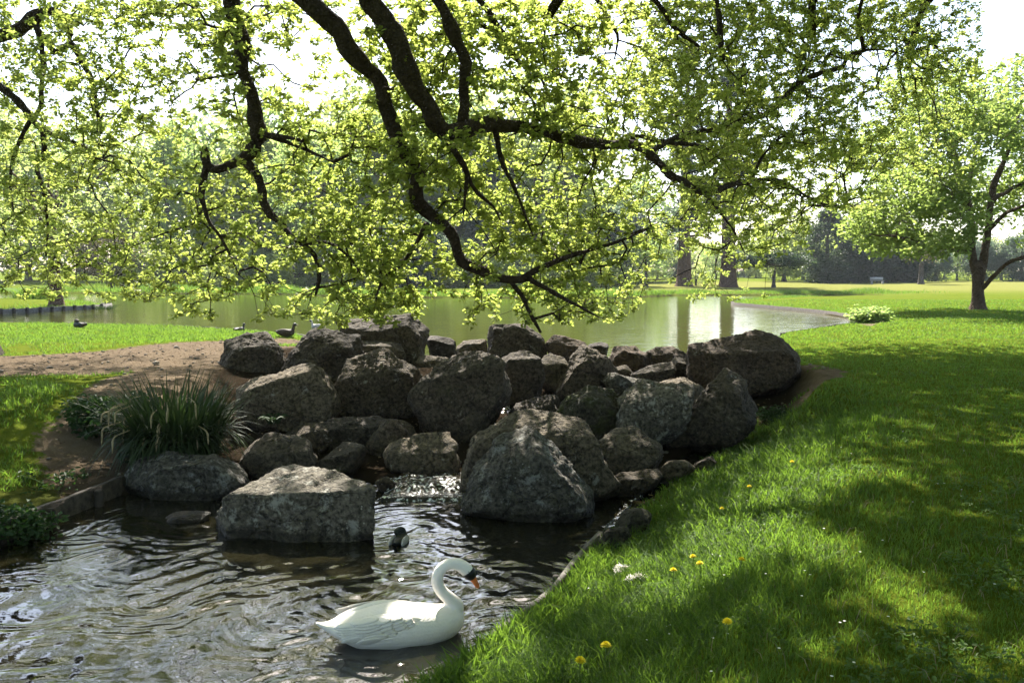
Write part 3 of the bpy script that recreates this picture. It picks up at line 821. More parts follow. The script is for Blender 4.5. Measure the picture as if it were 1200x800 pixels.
# ------------------------------------------------------------------ trees across the water
def far_tree(name, label, loc, H, kind, mat, trunk_r, rx, seed, n=2600, leaf=.34, base=.3, group=None, bark='bark_far', thr=-.12, k=5):
    """trunk, limbs and a crown of leaf sprays; kind: round, cone, spire, flat, layered, weep"""
    r = np.random.default_rng(seed)
    t = thing(name, label, 'tree', loc, 0, group)
    top = H * (.92 if kind in ('cone', 'spire', 'layered') else .72)
    lean = r.normal(0, .02, 2)
    tp = [(0, 0, -.3, trunk_r * 1.7), (0, 0, .12, trunk_r * 1.45), (0, 0, H * .05 + .3, trunk_r * 1.05), (lean[0] * H * .5, lean[1] * H * .5, H * .4, trunk_r * .75), (lean[0] * H, lean[1] * H, top, trunk_r * .16)]
    tube_obj('trunk', catmull(tp, .5), M[bark], t, 10, .08, seed)
    if kind == 'flat':
        pts = crown_points(n, 0, 0, H * .86, rx, rx, H * .16, seed, .2, .5, thr)
    elif kind in ('cone', 'spire', 'layered'):
        z = base * H + (1 - base) * H * (r.random(n) ** (1.35 if kind != 'spire' else 1.1))
        f = 1 - (z - base * H) / ((1 - base) * H)
        prof = {'cone': f ** .8, 'spire': np.minimum(1, f * 2.6) ** .6, 'layered': (f ** .7) * (.62 + .38 * np.cos(z * 2 * math.pi / (H * .085)))}[kind]
        a_ = r.random(n) * 2 * np.pi
        rad = rx * prof * (.35 + .65 * np.sqrt(r.random(n))) * (1 + .22 * fbm(np.stack([np.cos(a_) * 2, np.sin(a_) * 2, z * .5], 1), 2, seed))
        pts = np.stack([np.cos(a_) * rad, np.sin(a_) * rad, z - .12 * rad * (kind != 'spire')], 1)
        pts = pts[fbm(pts * .6, 3, seed) > thr]
    else:
        pts = crown_points(int(n * (.62 if mat in ('mid_leaf', 'spring_leaf') else 1)), 0, 0, H * (base + 1) / 2, rx, rx, H * (1 - base) / 2, seed, .6, .5, thr + (.08 if mat in ('mid_leaf', 'spring_leaf') else 0))
        if kind == 'weep':
            pts = np.vstack([pts, pts * [1, 1, .8] - [0, 0, H * .05]])
    if kind in ('round', 'weep', 'flat'):
        for j in range(6):
            aa = j * 1.05 + r.random()
            z0 = H * (base * .8 + .08 * j * .6) if kind != 'flat' else H * .7
            zz = H * (base + (1 - base) * r.uniform(.35, .75)) if kind != 'flat' else H * .86
            lp = [(lean[0] * z0, lean[1] * z0, z0, trunk_r * .42), (math.cos(aa) * rx * .35, math.sin(aa) * rx * .35, z0 + (zz - z0) * .6, trunk_r * .25), (math.cos(aa) * rx * .75, math.sin(aa) * rx * .75, zz, trunk_r * .07)]
            tube_obj('branch', catmull(lp, .6), M[bark], t, 6, .08, seed + j)
    elif kind == 'layered':
        for j in range(7):
            aa = j * 2.4 + r.random()
            z0 = H * (base + j * .07)
            lp = [(0, 0, z0, trunk_r * .3), (math.cos(aa) * rx * .4, math.sin(aa) * rx * .4, z0 + .3, trunk_r * .16), (math.cos(aa) * rx * .85, math.sin(aa) * rx * .85, z0 - .2, trunk_r * .04)]
            tube_obj('branch', catmull(lp, .6), M[bark], t, 6, .08, seed + j)
    V, Q, T = rosettes(pts, k, leaf, .5, 1.5, seed)
    link('crown', mesh_np('crown', V, [Q], False, {'tint': T}), M[mat], t)
    return t

def at(px, y):
    return (float((px - 600) / FPX * y), float(y), 0.0)
def gh(loc):
    z, _, _ = height(np.array([loc[0]]), np.array([loc[1]]))
    return (loc[0], loc[1], float(z[0]) - 0.02)

# the tree on the grassy spit, red trunk
pr = G(66, 357.5, 0.0)
far_tree('waterside_tree', 'airy yellow-green tree with reddish trunk on the grassy spit in the lake', gh(tuple(pr)), 10.2, 'round', 'spring_leaf', .27, 4.6, 301, 2100, .2, .26, None, 'bark_red', .02, 7)
far_tree('giant_conifer', 'thick flared grey-brown trunk across the water, nearer the small dark sapling', gh(at(801, 92)), 26, 'layered', 'blue_needle', .72, 4.0, 302, 2600, .42, .2, 'giant conifers across the water', 'bark_red', .08)
far_tree('giant_conifer', 'thickest flared trunk across the water, dark cedar layers above it', gh(at(853, 88)), 25, 'layered', 'needle', .78, 5.0, 303, 2600, .42, .34, 'giant conifers across the water', 'bark_red', .08)
far_tree('slender_tree', 'slim dark sapling on the far lakeshore beside the giant conifers', gh(at(757, 88)), 6, 'round', 'mid_leaf', .16, 2.2, 304, 700, .3, .35)
far_tree('umbrella_pine', 'small flat-topped dark pine on the far lawn', gh(at(906, 86)), 3.2, 'flat', 'needle', .17, 3.6, 305, 1300, .28, .6)
far_tree('willow_tree', 'soft pale green willow beside the dark conifer clump', gh(at(918, 125)), 11, 'weep', 'spring_leaf', .3, 4.6, 306, 2200, .4, .12)
far_tree('dark_conifer', 'tallest blackish conifer at the edge of the far lawn', gh(at(968, 112)), 9.5, 'spire', 'needle', .35, 2.7, 307, 3000, .36, .01, 'dark conifer clump on the far lawn')
far_tree('dark_conifer', 'blackish conifer pressed between two others beyond the lawn', gh(at(1004, 114)), 8.0, 'spire', 'needle', .35, 2.6, 308, 3000, .36, .01, 'dark conifer clump on the far lawn')
far_tree('dark_conifer', 'low rounded blackish conifer behind the pale bench', gh(at(1036, 116)), 6.4, 'round', 'needle', .3, 3.2, 309, 2600, .36, .0, 'dark conifer clump on the far lawn', thr=-.4)
far_tree('dark_conifer', 'last low blackish conifer beside the bare pale trunk', gh(at(1062, 116)), 5.6, 'round', 'needle', .3, 2.8, 310, 2400, .36, .0, 'dark conifer clump on the far lawn', thr=-.4)
far_tree('pale_trunk_tree', 'pale-barked tree with thin brownish crown beyond the far lawn', gh(at(1078, 104)), 7.0, 'round', 'olive_twig', .3, 2.6, 311, 700, .3, .4, thr=.1)
far_tree('olive_tree', 'twiggy olive-brown tree half bare on the far lakeshore', gh(at(132, 84)), 5.6, 'round', 'olive_twig', .2, 3.4, 312, 1500, .26, .08, thr=0.0)
far_tree('evergreen_tree', 'broad blue-green evergreen over the far shore behind the drooping twigs', gh(at(484, 84)), 7.0, 'round', 'blue_needle', .4, 3.6, 313, 2200, .36, .02, thr=-.1)
far_tree('blue_pine', 'tall bluish pine with open ragged crown beyond the lake', gh(at(672, 110)), 17, 'layered', 'blue_needle', .4, 4.6, 314, 2600, .42, .35)
far_tree('tall_ash', 'tall mid green tree rising above the others beyond the lake', gh(at(372, 92)), 17, 'round', 'mid_leaf', .4, 6.0, 315, 3000, .42, .12)
far_tree('tall_poplar', 'narrow tall blue-green tree on the far shore', gh(at(205, 100)), 18, 'spire', 'mid_leaf', .35, 3.4, 316, 1500, .42, .1)
far_tree('yellow_bush', 'yellow-green bush at the foot of the giant conifer', gh(at(815, 97)), 3.0, 'round', 'spring_leaf', .1, 1.9, 317, 700, .28, .0)

# the wood along the far side: six kinds, copied
WOODG = 'trees of the far wood beyond the lake'
kinds = [
    far_tree('wood_tree', 'round mid green tree in the far wood', (0, 0, 0), 12, 'round', 'mid_leaf', .3, 5.2, 401, 2600, .45, .08, WOODG),
    far_tree('wood_tree', 'pale yellow-green tree in the far wood', (0, 0, 0), 11, 'round', 'spring_leaf', .28, 5.0, 402, 2600, .45, .06, WOODG),
    far_tree('wood_conifer', 'bluish pointed conifer in the far wood', (0, 0, 0), 13, 'cone', 'blue_needle', .3, 3.6, 403, 1700, .45, .03, WOODG),
    far_tree('wood_tree', 'bluish grey-green tree in the far wood', (0, 0, 0), 10, 'round', 'blue_needle', .3, 4.8, 404, 2600, .45, .02, WOODG, thr=-.3),
    far_tree('wood_tree', 'tall loose light green tree in the far wood', (0, 0, 0), 15, 'round', 'spring_leaf', .3, 5.4, 405, 2600, .5, .15, WOODG, thr=0.0),
    far_tree('thicket', 'low green thicket under the far wood', (0, 0, 0), 4.2, 'round', 'mid_leaf', .2, 4.6, 406, 2200, .4, -.1, WOODG, thr=-.4),
]
ROW = [  # px, distance, kind, height scale
    (-120, 118, 1, 1.1), (-60, 112, 0, 1.0), (-10, 124, 4, 1.0), (35, 130, 1, .9), (95, 126, 0, 1.1), (150, 122, 4, .9), (175, 100, 5, .9), (215, 103, 5, .85), (250, 118, 1, 1.05), (262, 101, 5, .8),
    (290, 112, 3, 1.2), (318, 104, 1, .95), (340, 96, 0, .36), (352, 128, 2, 1.3), (410, 106, 1, 1.15), (400, 92, 1, .34), (440, 120, 4, 1.05), (462, 104, 0, 1.0), (505, 112, 3, 1.2), (532, 92, 0, .36), (540, 110, 0, 1.1),
    (575, 98, 2, .8), (590, 116, 1, 1.05), (625, 104, 3, 1.0), (640, 94, 1, .3), (655, 126, 2, 1.15), (700, 128, 1, .72), (725, 118, 3, .62), (738, 130, 0, .8), (770, 150, 1, .6), (792, 165, 3, .7), (822, 160, 1, .62), (838, 150, 0, .55),
    (872, 165, 3, .68), (885, 158, 1, .6), (905, 140, 4, .6), (940, 135, 1, .8), (985, 140, 3, 1.0), (1030, 142, 0, .85), (1095, 122, 3, .52), (1120, 128, 0, .55), (1105, 140, 4, .55), (1150, 124, 3, .6), (1172, 132, 1, .6), (1195, 122, 3, .68), (1232, 128, 0, .8), (1280, 122, 3, .8), (1340, 128, 1, .9), (1400, 120, 0, 1.0), (-190, 110, 3, 1.1), (-260, 118, 4, 1.1), (1470, 126, 3, 1.0)]
used = set()
for i, (px, y, k_, s_) in enumerate(ROW):
    if px < 720 and k_ == 3: k_ = 4 if i % 2 else 0
    if px < 720 and k_ == 2: s_ *= .8
    o = kinds[k_] if k_ not in used else copy_tree(kinds[k_])
    used.add(k_)
    o.location = gh(at(px, y))
    o.rotation_euler = (0, 0, (i * 2.399) % 6.28)
    if px < 745 and k_ != 5 and s_ > .4: s_ *= 1.75
    o.scale = (s_ * (.9 + .2 * random.random()), s_ * (.9 + .2 * random.random()), s_)

bush0 = far_tree('filler_bush', 'low pale green bush added to brighten the dark foot of the far wood', (0, 0, 0), 4.6, 'round', 'spring_leaf', .1, 2.9, 421, 1300, .30, -.05, 'bushes added on the far lakeshore', thr=-.1)  # row added to brighten the dark band under the far wood
for i, (px, y) in enumerate([(168, 86), (214, 90), (258, 85), (300, 91), (346, 86), (386, 89), (428, 85), (455, 92), (520, 86), (556, 90), (600, 85), (640, 90), (684, 86), (722, 92)]):
    o = bush0 if i == 0 else copy_tree(bush0)
    o.location = gh(at(px, y)); o.rotation_euler = (0, 0, i * 2.1)
    f = .75 + .5 * random.random()
    o.scale = (f * 1.1, f * 1.1, f)

# ------------------------------------------------------------------ boulders
def ico(sub):
    bm = bmesh.new()
    bmesh.ops.create_icosphere(bm, subdivisions=sub, radius=1.0)
    V = np.array([v.co[:] for v in bm.verts]); F = np.array([[v.index for v in f.verts] for f in bm.faces])
    bm.free()
    return V, F
ICO = {4: ico(4), 5: ico(5), 6: ico(6)}
M['rock_dark'] = rock_mat('dark_boulder', (0.064, 0.052, 0.039), (0.150, 0.122, 0.092), .35, .25)
M['rock_grey'] = rock_mat('grey_boulder', (0.086, 0.079, 0.066), (0.215, 0.200, 0.170), .9, .16)
M['rock_tan'] = rock_mat('tan_boulder', (0.092, 0.076, 0.056), (0.225, 0.187, 0.136), .4, .1)
M['rock_moss'] = rock_mat('mossy_boulder', (0.055, 0.048, 0.034), (0.11, 0.10, 0.072), .3, .75)
M['rock_brown'] = rock_mat('brown_boulder', (0.078, 0.056, 0.039), (0.165, 0.122, 0.085), .2, .1)

def base_depth(py):
    return 3.118 / ((py - 317) / 1000.0 + .0786)

def rock(label, mat, outline, base_py, thick, ridge=None, near=0.0, sharp=64, seed=1, rough=1.0, name='boulder', sink=.14, group='boulders of the rock dam', chips=9, merge=.88):
    r = np.random.default_rng(seed)
    d = base_depth(base_py) + thick * .45 - near
    o = np.array(outline, float)
    c = o.mean(0)
    pts = [P(x, y, d) for x, y in o]
    ymid = (o[:, 1].min() + o[:, 1].max()) / 2
    h = o[:, 1].max() - o[:, 1].min()
    fr = d - thick * .5
    if ridge:
        pts += [P(x, y, fr) for x, y in ridge]
        for x, y in o:
            if y > ymid: pts.append(P(c[0] + (x - c[0]) * .92, y, fr))
    else:
        for x, y in o:
            pts.append(P(c[0] + (x - c[0]) * .72, c[1] + (y - c[1]) * (.95 if y > ymid else .55) + h * .07, fr))
    for x, y in o:
        q = P(c[0] + (x - c[0]) * .78, c[1] + (y - c[1]) * .8, d + thick * .5)
        pts.append(q)
    lo = min(p[2] for p in pts)
    for x, y in o:
        if y > ymid:
            q = P(x, y, d - thick * .15); q[2] -= sink; pts.append(q)
    bm = bmesh.new()
    for p in pts: bm.verts.new(p)
    bm.verts.ensure_lookup_table()
    bmesh.ops.convex_hull(bm, input=list(bm.verts))
    pts = np.array([v.co[:] for v in bm.verts])
    cen = (pts.max(0) + pts.min(0)) / 2
    planes = []
    for f in bm.faces: f.normal_update()
    for f in sorted(bm.faces, key=lambda f_: -f_.calc_area()):
        n = np.array(f.normal)
        dd = float(np.dot(n, np.array(f.calc_center_median()) - cen))
        if dd < 0: n, dd = -n, -dd
        if f.calc_area() < 1e-6: continue
        for q in planes:
            if np.dot(q[0], n) > merge:
                break
        else:
            planes.append((n, max(dd * .985, .02)))
    bm.free()
    rel_ = pts - cen
    for _ in range(chips):
        n = unit(r.normal(0, 1, 3))
        planes.append((n, float((rel_ @ n).max()) * r.uniform(.80, .97)))
    Nn = np.array([p[0] for p in planes]); Dd = np.array([p[1] for p in planes])
    size = float(np.linalg.norm(pts.max(0) - pts.min(0)))
    U, F = ICO[6 if size > 1.5 else 5 if size > .7 else 4]
    # denser sampling where it stretches: push directions by the box
    ext = (pts.max(0) - pts.min(0)) / 2
    U2 = unit(U * ext)
    k = np.maximum(U2 @ Nn.T, 0) / Dd
    R = (k ** sharp).sum(1) ** (-1.0 / sharp)
    V = U2 * R[:, None] * 1.03
    q = V + cen + seed
    amp = min(size, 1.6) * .030 * rough
    rg = 1 - np.abs(fbm(q * 4.2, 4, seed + 9))
    disp = fbm(q * 2.0, 3, seed) * amp * 1.2 + (rg ** 2 - .5) * amp * .32 + fbm(q * 15, 4, seed + 3, .6) * amp * .22
    fac = fbm(q * 3.1 + 40, 2, seed + 21)
    disp += (np.round(fac * 2.2) / 2.2 - fac) * amp * .8
    strata = np.abs(np.sin((q[:, 2] * 1.0 + q[:, 0] * .25) * 16 + 3 * fbm(q * 1.5, 2, seed))) ** 8
    disp -= strata * amp * .22
    V = V + U2 * disp[:, None]
    V = V - np.array([0, 0, -ext[2]])
    ob = link(name, mesh_np(name, V, [F], True), M['rock_' + mat])
    ob.location = tuple(cen - [0, 0, ext[2]])
    tag(ob, label, 'rock', group)
    return ob

ROCKS = [
 ('domed dark boulder beside the earth path, directly behind the drooping strap-leaved clump', 'dark', [(253,436),(262,408),(280,395),(303,388),(322,396),(335,412),(337,434),(310,443),(270,446)], 446, .9, None, 0),
 ('speckled dark boulder between the path-side dome and the tallest rounded boulder', 'dark', [(330,434),(334,418),(350,402),(366,388),(386,385),(410,390),(422,400),(425,415),(412,440),(398,455),(370,448),(345,440)], 452, .9, None, 0),
 ('pale flat-topped leaning slab above the little fern', 'tan', [(272,460),(280,449),(330,436),(366,429),(386,442),(395,478),(380,502),(335,508),(290,495)], 506, .9, [(274,465),(310,470),(345,462),(368,434)], 0),
 ('sloping dark boulder with worn brown crest, left of the widest central boulder', 'dark', [(386,472),(400,440),(414,420),(442,409),(460,414),(486,434),(492,444),(484,475),(465,486),(430,490),(394,490)], 490, .9, [(392,448),(430,438),(462,434),(488,442)], 0),
 ('tallest rounded dark boulder at the back against the lake', 'dark', [(396,386),(415,378),(440,370),(470,366),(492,371),(501,384),(502,404),(498,428),(470,436),(430,420),(404,404)], 432, 1.0, None, 0),
 ('thin pale-edged slab leaning under the tallest rounded boulder', 'tan', [(418,403),(430,399),(470,402),(475,414),(468,428),(430,418)], 430, .5, [(422,405),(470,406)], .5),
 ('low dark stone at the waterline beside the tallest boulder', 'dark', [(498,398),(515,394),(534,399),(537,412),(526,420),(503,418)], 421, .5, None, 0),
 ('small stone with bright chipped top next to the square block', 'tan', [(534,406),(543,399),(570,397),(573,410),(556,415),(537,414)], 417, .45, None, 0),
 ('little flat brown stone wedged in front of the low waterline stone', 'tan', [(482,424),(495,416),(512,418),(525,421),(512,430),(492,434)], 434, .5, None, .2),
 ('widest central boulder with pitted sunlit top and dark hollow beneath', 'dark', [(477,464),(490,446),(510,432),(530,416),(548,409),(572,411),(590,419),(595,440),(594,472),(582,488),(562,503),(530,514),(497,508),(484,486)], 512, 1.1, [(482,458),(510,443),(550,437),(592,428)], 0),
 ('square-cut grey block standing at the back where the hanging twig ends', 'dark', [(567,414),(570,391),(575,383),(615,381),(626,384),(640,404),(644,416),(610,420)], 422, .7, [(574,386),(612,385)], 0),
 ('upright column-like dark boulder beside the widest central boulder', 'dark', [(584,420),(600,413),(622,409),(631,418),(634,450),(628,470),(606,476),(590,466)], 474, .7, [(590,422),(628,420)], 0),
 ('tilted streaked slab at the back beside the square-cut block', 'brown', [(638,402),(652,394),(685,401),(690,410),(674,421),(645,416)], 423, .5, [(642,404),(670,418)], 0),
 ('small pale-topped boulder tucked under the tilted streaked slab', 'tan', [(628,421),(645,413),(668,420),(671,442),(656,458),(635,446)], 455, .6, [(632,426),(668,427)], 0),
 ('peaked dark boulder in the middle of the dam with a reddish tip', 'dark', [(648,454),(664,430),(677,412),(690,404),(704,409),(717,424),(722,440),(708,454),(675,462),(654,464)], 460, .8, None, 0),
 ('dark fist-sized stone at the lake edge behind the peaked boulder', 'dark', [(688,405),(702,401),(714,406),(712,414),(694,414)], 416, .35, None, 0),
 ('long reddish-black stone lying against the bright lake', 'brown', [(710,422),(717,407),(735,405),(760,413),(767,424),(747,433),(722,430)], 432, .6, None, 0),
 ('brown ribbed stone beside the long reddish-black stone', 'brown', [(755,414),(774,404),(786,405),(804,417),(793,426),(768,428)], 430, .5, [(760,416),(800,420)], 0),
 ('tan knuckle-shaped stone leaning on the great end boulder', 'tan', [(783,428),(790,416),(810,419),(822,436),(817,444),(798,442)], 446, .5, None, .1),
 ('bright sunlit flat stone in the middle of the rubble', 'tan', [(738,439),(760,427),(786,424),(792,433),(772,444),(748,447)], 450, .5, [(742,442),(770,436),(790,434)], .1),
 ('pale cobble beside the bright sunlit flat stone', 'tan', [(718,432),(732,427),(743,434),(738,444),(722,442)], 446, .35, None, 0),
 ('lichen-spotted cobble behind the cracked grey boulder', 'grey', [(706,447),(714,437),(736,440),(756,450),(748,463),(715,464)], 464, .5, None, 0),
 ('round mossy yellow-green boulder in the centre of the dam', 'moss', [(651,487),(664,464),(690,448),(706,449),(722,462),(735,480),(737,504),(716,517),(680,514),(654,506)], 518, .9, None, 0),
 ('cracked grey boulder with a white lichen patch overhanging a dark gap', 'grey', [(718,477),(735,456),(757,443),(785,449),(806,462),(800,484),(788,506),(768,520),(745,516),(726,504)], 522, .9, [(728,476),(770,474),(804,465)], 0),
 ('triangular dark boulder on the edge of the grass', 'dark', [(794,496),(814,466),(840,440),(852,433),(869,439),(882,460),(888,484),(874,506),(846,518),(808,514)], 516, .9, None, 0),
 ('great pitted boulder at the grassy end of the dam', 'brown', [(804,418),(814,404),(845,399),(860,396),(875,388),(890,389),(906,395),(920,402),(937,417),(940,433),(924,451),(892,458),(860,458),(830,456),(810,446)], 458, 1.3, [(810,416),(858,416),(884,413),(932,420)], 0),
 ('tan rubble stone under the great pitted boulder', 'tan', [(772,450),(800,440),(824,449),(830,466),(800,474),(776,468)], 474, .6, None, 0),
 ('pale angular boulder above the narrow water channel', 'tan', [(694,524),(713,506),(725,500),(746,498),(757,510),(776,531),(764,550),(740,560),(712,554),(698,540)], 558, .7, [(700,526),(722,524),(745,530),(770,536)], 0),
 ('broad boulder with sunlit layered shoulder behind the big grey one in front', 'tan', [(537,558),(546,530),(574,500),(600,478),(611,473),(626,483),(652,496),(682,497),(698,510),(708,545),(712,578),(690,590),(560,582)], 588, 1.0, [(560,520),(600,508),(640,516),(694,516)], 0),
 ('biggest grey lichened boulder standing in the pool', 'grey', [(545,594),(552,568),(570,530),(590,507),(606,501),(626,510),(652,530),(682,560),(705,584),(706,604),(692,616),(640,622),(578,616)], 618, .9, None, 0),
 ('square flat-topped boulder alone in the pool behind the swan', 'grey', [(255,582),(262,576),(285,567),(320,560),(400,556),(416,564),(423,578),(426,602),(434,636),(420,650),(340,650),(275,646),(260,624)], 648, 1.0, [(260,585),(290,579),(345,577),(400,574),(421,579)], 0),
 ('long lumpy rock at the pool edge below the strap-leaved clump', 'grey', [(148,562),(164,538),(195,528),(220,530),(250,534),(270,539),(292,545),(292,564),(272,576),(240,584),(200,586),(162,581)], 584, .8, None, 0),
 ('humped rock between the long lumpy rock and the fern', 'tan', [(275,546),(294,526),(305,512),(325,507),(346,510),(364,530),(368,550),(342,562),(298,562)], 560, .8, [(280,544),(310,532),(360,530)], 0),
 ('low wedge-shaped rock in front of the dark hollow', 'dark', [(369,548),(385,530),(400,524),(427,521),(429,538),(412,550),(384,556)], 556, .6, [(374,542),(420,526)], 0),
 ('plank-like flat stone with sunlit end beside the little fall', 'tan', [(453,530),(483,510),(527,506),(535,530),(536,550),(500,556),(456,550)], 554, .6, [(455,533),(500,534),(534,533)], 0),
 ('dim sloping ledge stone beneath the brown-crested boulder', 'dark', [(368,506),(392,490),(440,486),(458,496),(450,510),(402,524),(376,520)], 524, .7, [(376,510),(410,516),(450,500)], 0),
 ('small half-sunk stone in the rippled pool', 'tan', [(185,614),(200,601),(215,598),(242,601),(240,613),(215,620),(194,620)], 620, .45, None, 0),
 ('low wet slab just behind the square flat-topped boulder', 'moss', [(338,560),(365,549),(396,549),(402,560),(372,567)], 568, .5, None, 0),
 ('pale pebble lying wet at the foot of the little fall', 'tan', [(440,563),(454,559),(463,567),(450,574)], 574, .25, None, 0),
 ('dark rock filling the hollow behind the low wedge-shaped rock', 'dark', [(426,520),(440,498),(475,492),(490,505),(484,530),(440,536)], 536, .7, None, -.3),
 ('dark rock at the back of the gap beneath the upright column-like boulder', 'dark', [(590,500),(605,472),(650,462),(664,480),(656,510),(610,512)], 512, .7, None, -.2),
 ('dark stone in the gap below the great pitted boulder', 'dark', [(774,500),(790,478),(815,470),(822,500),(800,520),(780,520)], 520, .6, None, -.3),
 ('dark rock wedged under the pale leaning slab', 'dark', [(330,520),(350,498),(384,494),(398,512),(380,530),(340,530)], 530, .6, None, -.2),
 ('dark wet rock beneath the pale angular boulder', 'dark', [(706,585),(712,556),(750,552),(776,548),(770,570),(735,592)], 588, .5, None, -.2),
]
for i, (lab, mt, ol, bpy_, th, rd, nr) in enumerate(ROCKS):
    rock(lab, mt, ol, bpy_, th, rd, nr, seed=500 + i * 7)
BANK = [
 ('mossy rounded kerb stone at the water end of the grass bank', 'moss', [(722,614),(735,598),(755,592),(768,601),(752,617),(730,624)], .30),
 ('brown mossy stone half under grass, next to the mossy rounded kerb stone', 'moss', [(702,634),(714,620),(736,616),(742,627),(722,640)], .28),
 ('flat pale stone under the triangular boulder beside the channel', 'tan', [(766,556),(785,542),(806,540),(814,549),(790,560)], .3),
 ('small tan stone under the grass lip beside the channel', 'tan', [(812,544),(832,533),(842,540),(824,550)], .3),
]
for i, (lab, mt, ol, th) in enumerate(BANK):
    by = max(y for x, y in ol)
    q = np.array(ol, float)
    yy = float(G(q[:, 0].mean(), by, -.66)[1])
    rock(lab, mt, ol, 317 + 1000 * (3.118 / yy - .0786), th, None, 0, seed=900 + i, name='bank_stone', group='stones along the grass bank', sink=.08)

# ------------------------------------------------------------------ timber edging
def board(path_xy, z0, z1, thick):
    """a board set on edge along a ground line"""
    p = np.array(path_xy, float)
    n = len(p)
    t = np.gradient(p, axis=0) if n > 2 else np.repeat((p[1:] - p[:1]), 2, 0)
    t = unit(t)
    s = np.stack([-t[:, 1], t[:, 0]], 1) * thick / 2
    j = fbm(np.stack([p[:, 0] * 3, p[:, 1] * 3, p[:, 0] * 0], 1), 2, 8) * .012
    L, R_ = p + s, p - s
    V = np.vstack([np.column_stack([L, np.full(n, z0)]), np.column_stack([R_, np.full(n, z0)]), np.column_stack([L, z1 + j]), np.column_stack([R_, z1 + j])])
    F = []
    for i in range(n - 1):
        a_, b_, c_, d_ = i, n + i, 2 * n + i, 3 * n + i
        F += [(a_, c_, c_ + 1, a_ + 1), (b_ + 1, d_ + 1, d_, b_), (c_, d_, d_ + 1, c_ + 1)]
    F += [(0, n, 3 * n, 2 * n), (n - 1, 3 * n - 1, 4 * n - 1, 2 * n - 1)]
    return V, np.array(F)

def post(x, y, z0, z1, r):
    pth = np.array([(x, y, z0, r), (x, y, (z0 + z1) / 2, r * 1.02), (x, y, z1 - .02, r), (x, y, z1, r * .8)])
    return pth

e1 = thing('timber_edging', 'dark weathered board holding the earth bank along the pool', 'edging', (float(pa[0]), float(pa[1]), ZP))
ln = np.array([pa + (pb - pa) * t for t in np.linspace(-.12, 2.6, 40)])
V, F = board(ln, ZP - .4, ZP + .19, .07)
link('board', mesh_np('board', V - np.array([pa[0], pa[1], ZP]), [F]), M['wood'], e1)
for t in (.25, .75, 1.3, 1.9):
    q = pa + (pb - pa) * t
    dn = np.array([(pb - pa)[1], -(pb - pa)[0]]); dn /= np.linalg.norm(dn)
    q = q + dn * .085 * (1 if dn[1] < 0 else -1)
    tube_obj('post', post(q[0] - pa[0], q[1] - pa[1], -.4, .17, .045), M['wood_dark'], e1, 8, .05)

e2 = thing('timber_edging', 'thin grey board along the water foot of the grass bank', 'edging', tuple(G(700, 640, ZP)))
o2 = G(700, 640, ZP)
lp = catmull([tuple(G(x, y, ZP)[:2]) + (0, 0) for x, y in [(704, 634), (680, 659), (662, 683), (645, 705), (612, 732), (580, 755)]], .12)[:, :2]
V, F = board(lp, ZP - .3, ZP + .09, .045)
link('board', mesh_np('board', V - o2, [F]), M['wood_pale'], e2)
for px, py in ((690, 649), (659, 685), (622, 724)):
    q = G(px, py, ZP)
    tube_obj('post', post(q[0] - o2[0] - .05, q[1] - o2[1] - .01, -.3, .08, .03), M['wood_dark'], e2, 8, .05)

def palisade(label, pix, spacing, h, up):
    o = G(pix[0][0], pix[0][1], ZL)
    t = thing('palisade', label, 'edging', tuple(o))
    lp = catmull([tuple(G(x, y, ZL)[:2]) + (0, 0) for x, y in pix], .2)[:, :2]
    V, F = board(lp, ZL - .4, ZL + h, .06)
    if not up:
        COLO = bpy.data.objects; COLO.remove(t)
        ob = link('timber_kerb', mesh_np('timber_kerb', V - o, [F]), M['wood']); ob.location = tuple(o)
        return tag(ob, label, 'edging')
    link('board', mesh_np('board', V - o, [F]), M['wood_pale' if up else 'wood'], t)
    acc, last = 0, lp[0]
    for i in range(1, len(lp)):
        acc += np.linalg.norm(lp[i] - lp[i - 1])
        if acc >= spacing:
            acc = 0
            tt = lp[i] - lp[i - 1]; nn = np.array([tt[1], -tt[0]]); nn /= np.linalg.norm(nn) + 1e-9
            if nn[1] > 0: nn = -nn
            q = lp[i] + nn * .09
            tube_obj('post', post(q[0] - o[0], q[1] - o[1], -.4, h + up * .04 - .01 * (1 - up), .075 if up else .05), M['wood_dark'], t, 7, .04)
    return t
palisade('pale boards with dark stakes along the front of the grassy spit', [(-60, 370.2), (0, 368.1), (64, 364.9), (110, 362.3), (124, 360.9), (131, 359.7)], .5, .22, 1)
palisade('short row of dark stakes behind the trunk on the grassy spit', [(34, 352.2), (50, 352.1), (58, 352.8)], .45, .25, 1)
palisade('low dark timber edge round the curved lawn inlet', [(1012, 379.6), (1001, 374.2), (961, 367.2), (900, 361.2), (864, 358), (857, 356.3)], .9, .16, 0)
palisade('low dark timber edge on the near side of the inlet', [(915, 394.1), (960, 386.6), (1011, 379.9)], .9, .1, 0)
palisade('low dark timber edge of the duck bank', [(-100, 380.8), (0, 381.2), (200, 385.2), (280, 390.2), (351, 396.2), (390, 407)], 1.2, .12, 0)

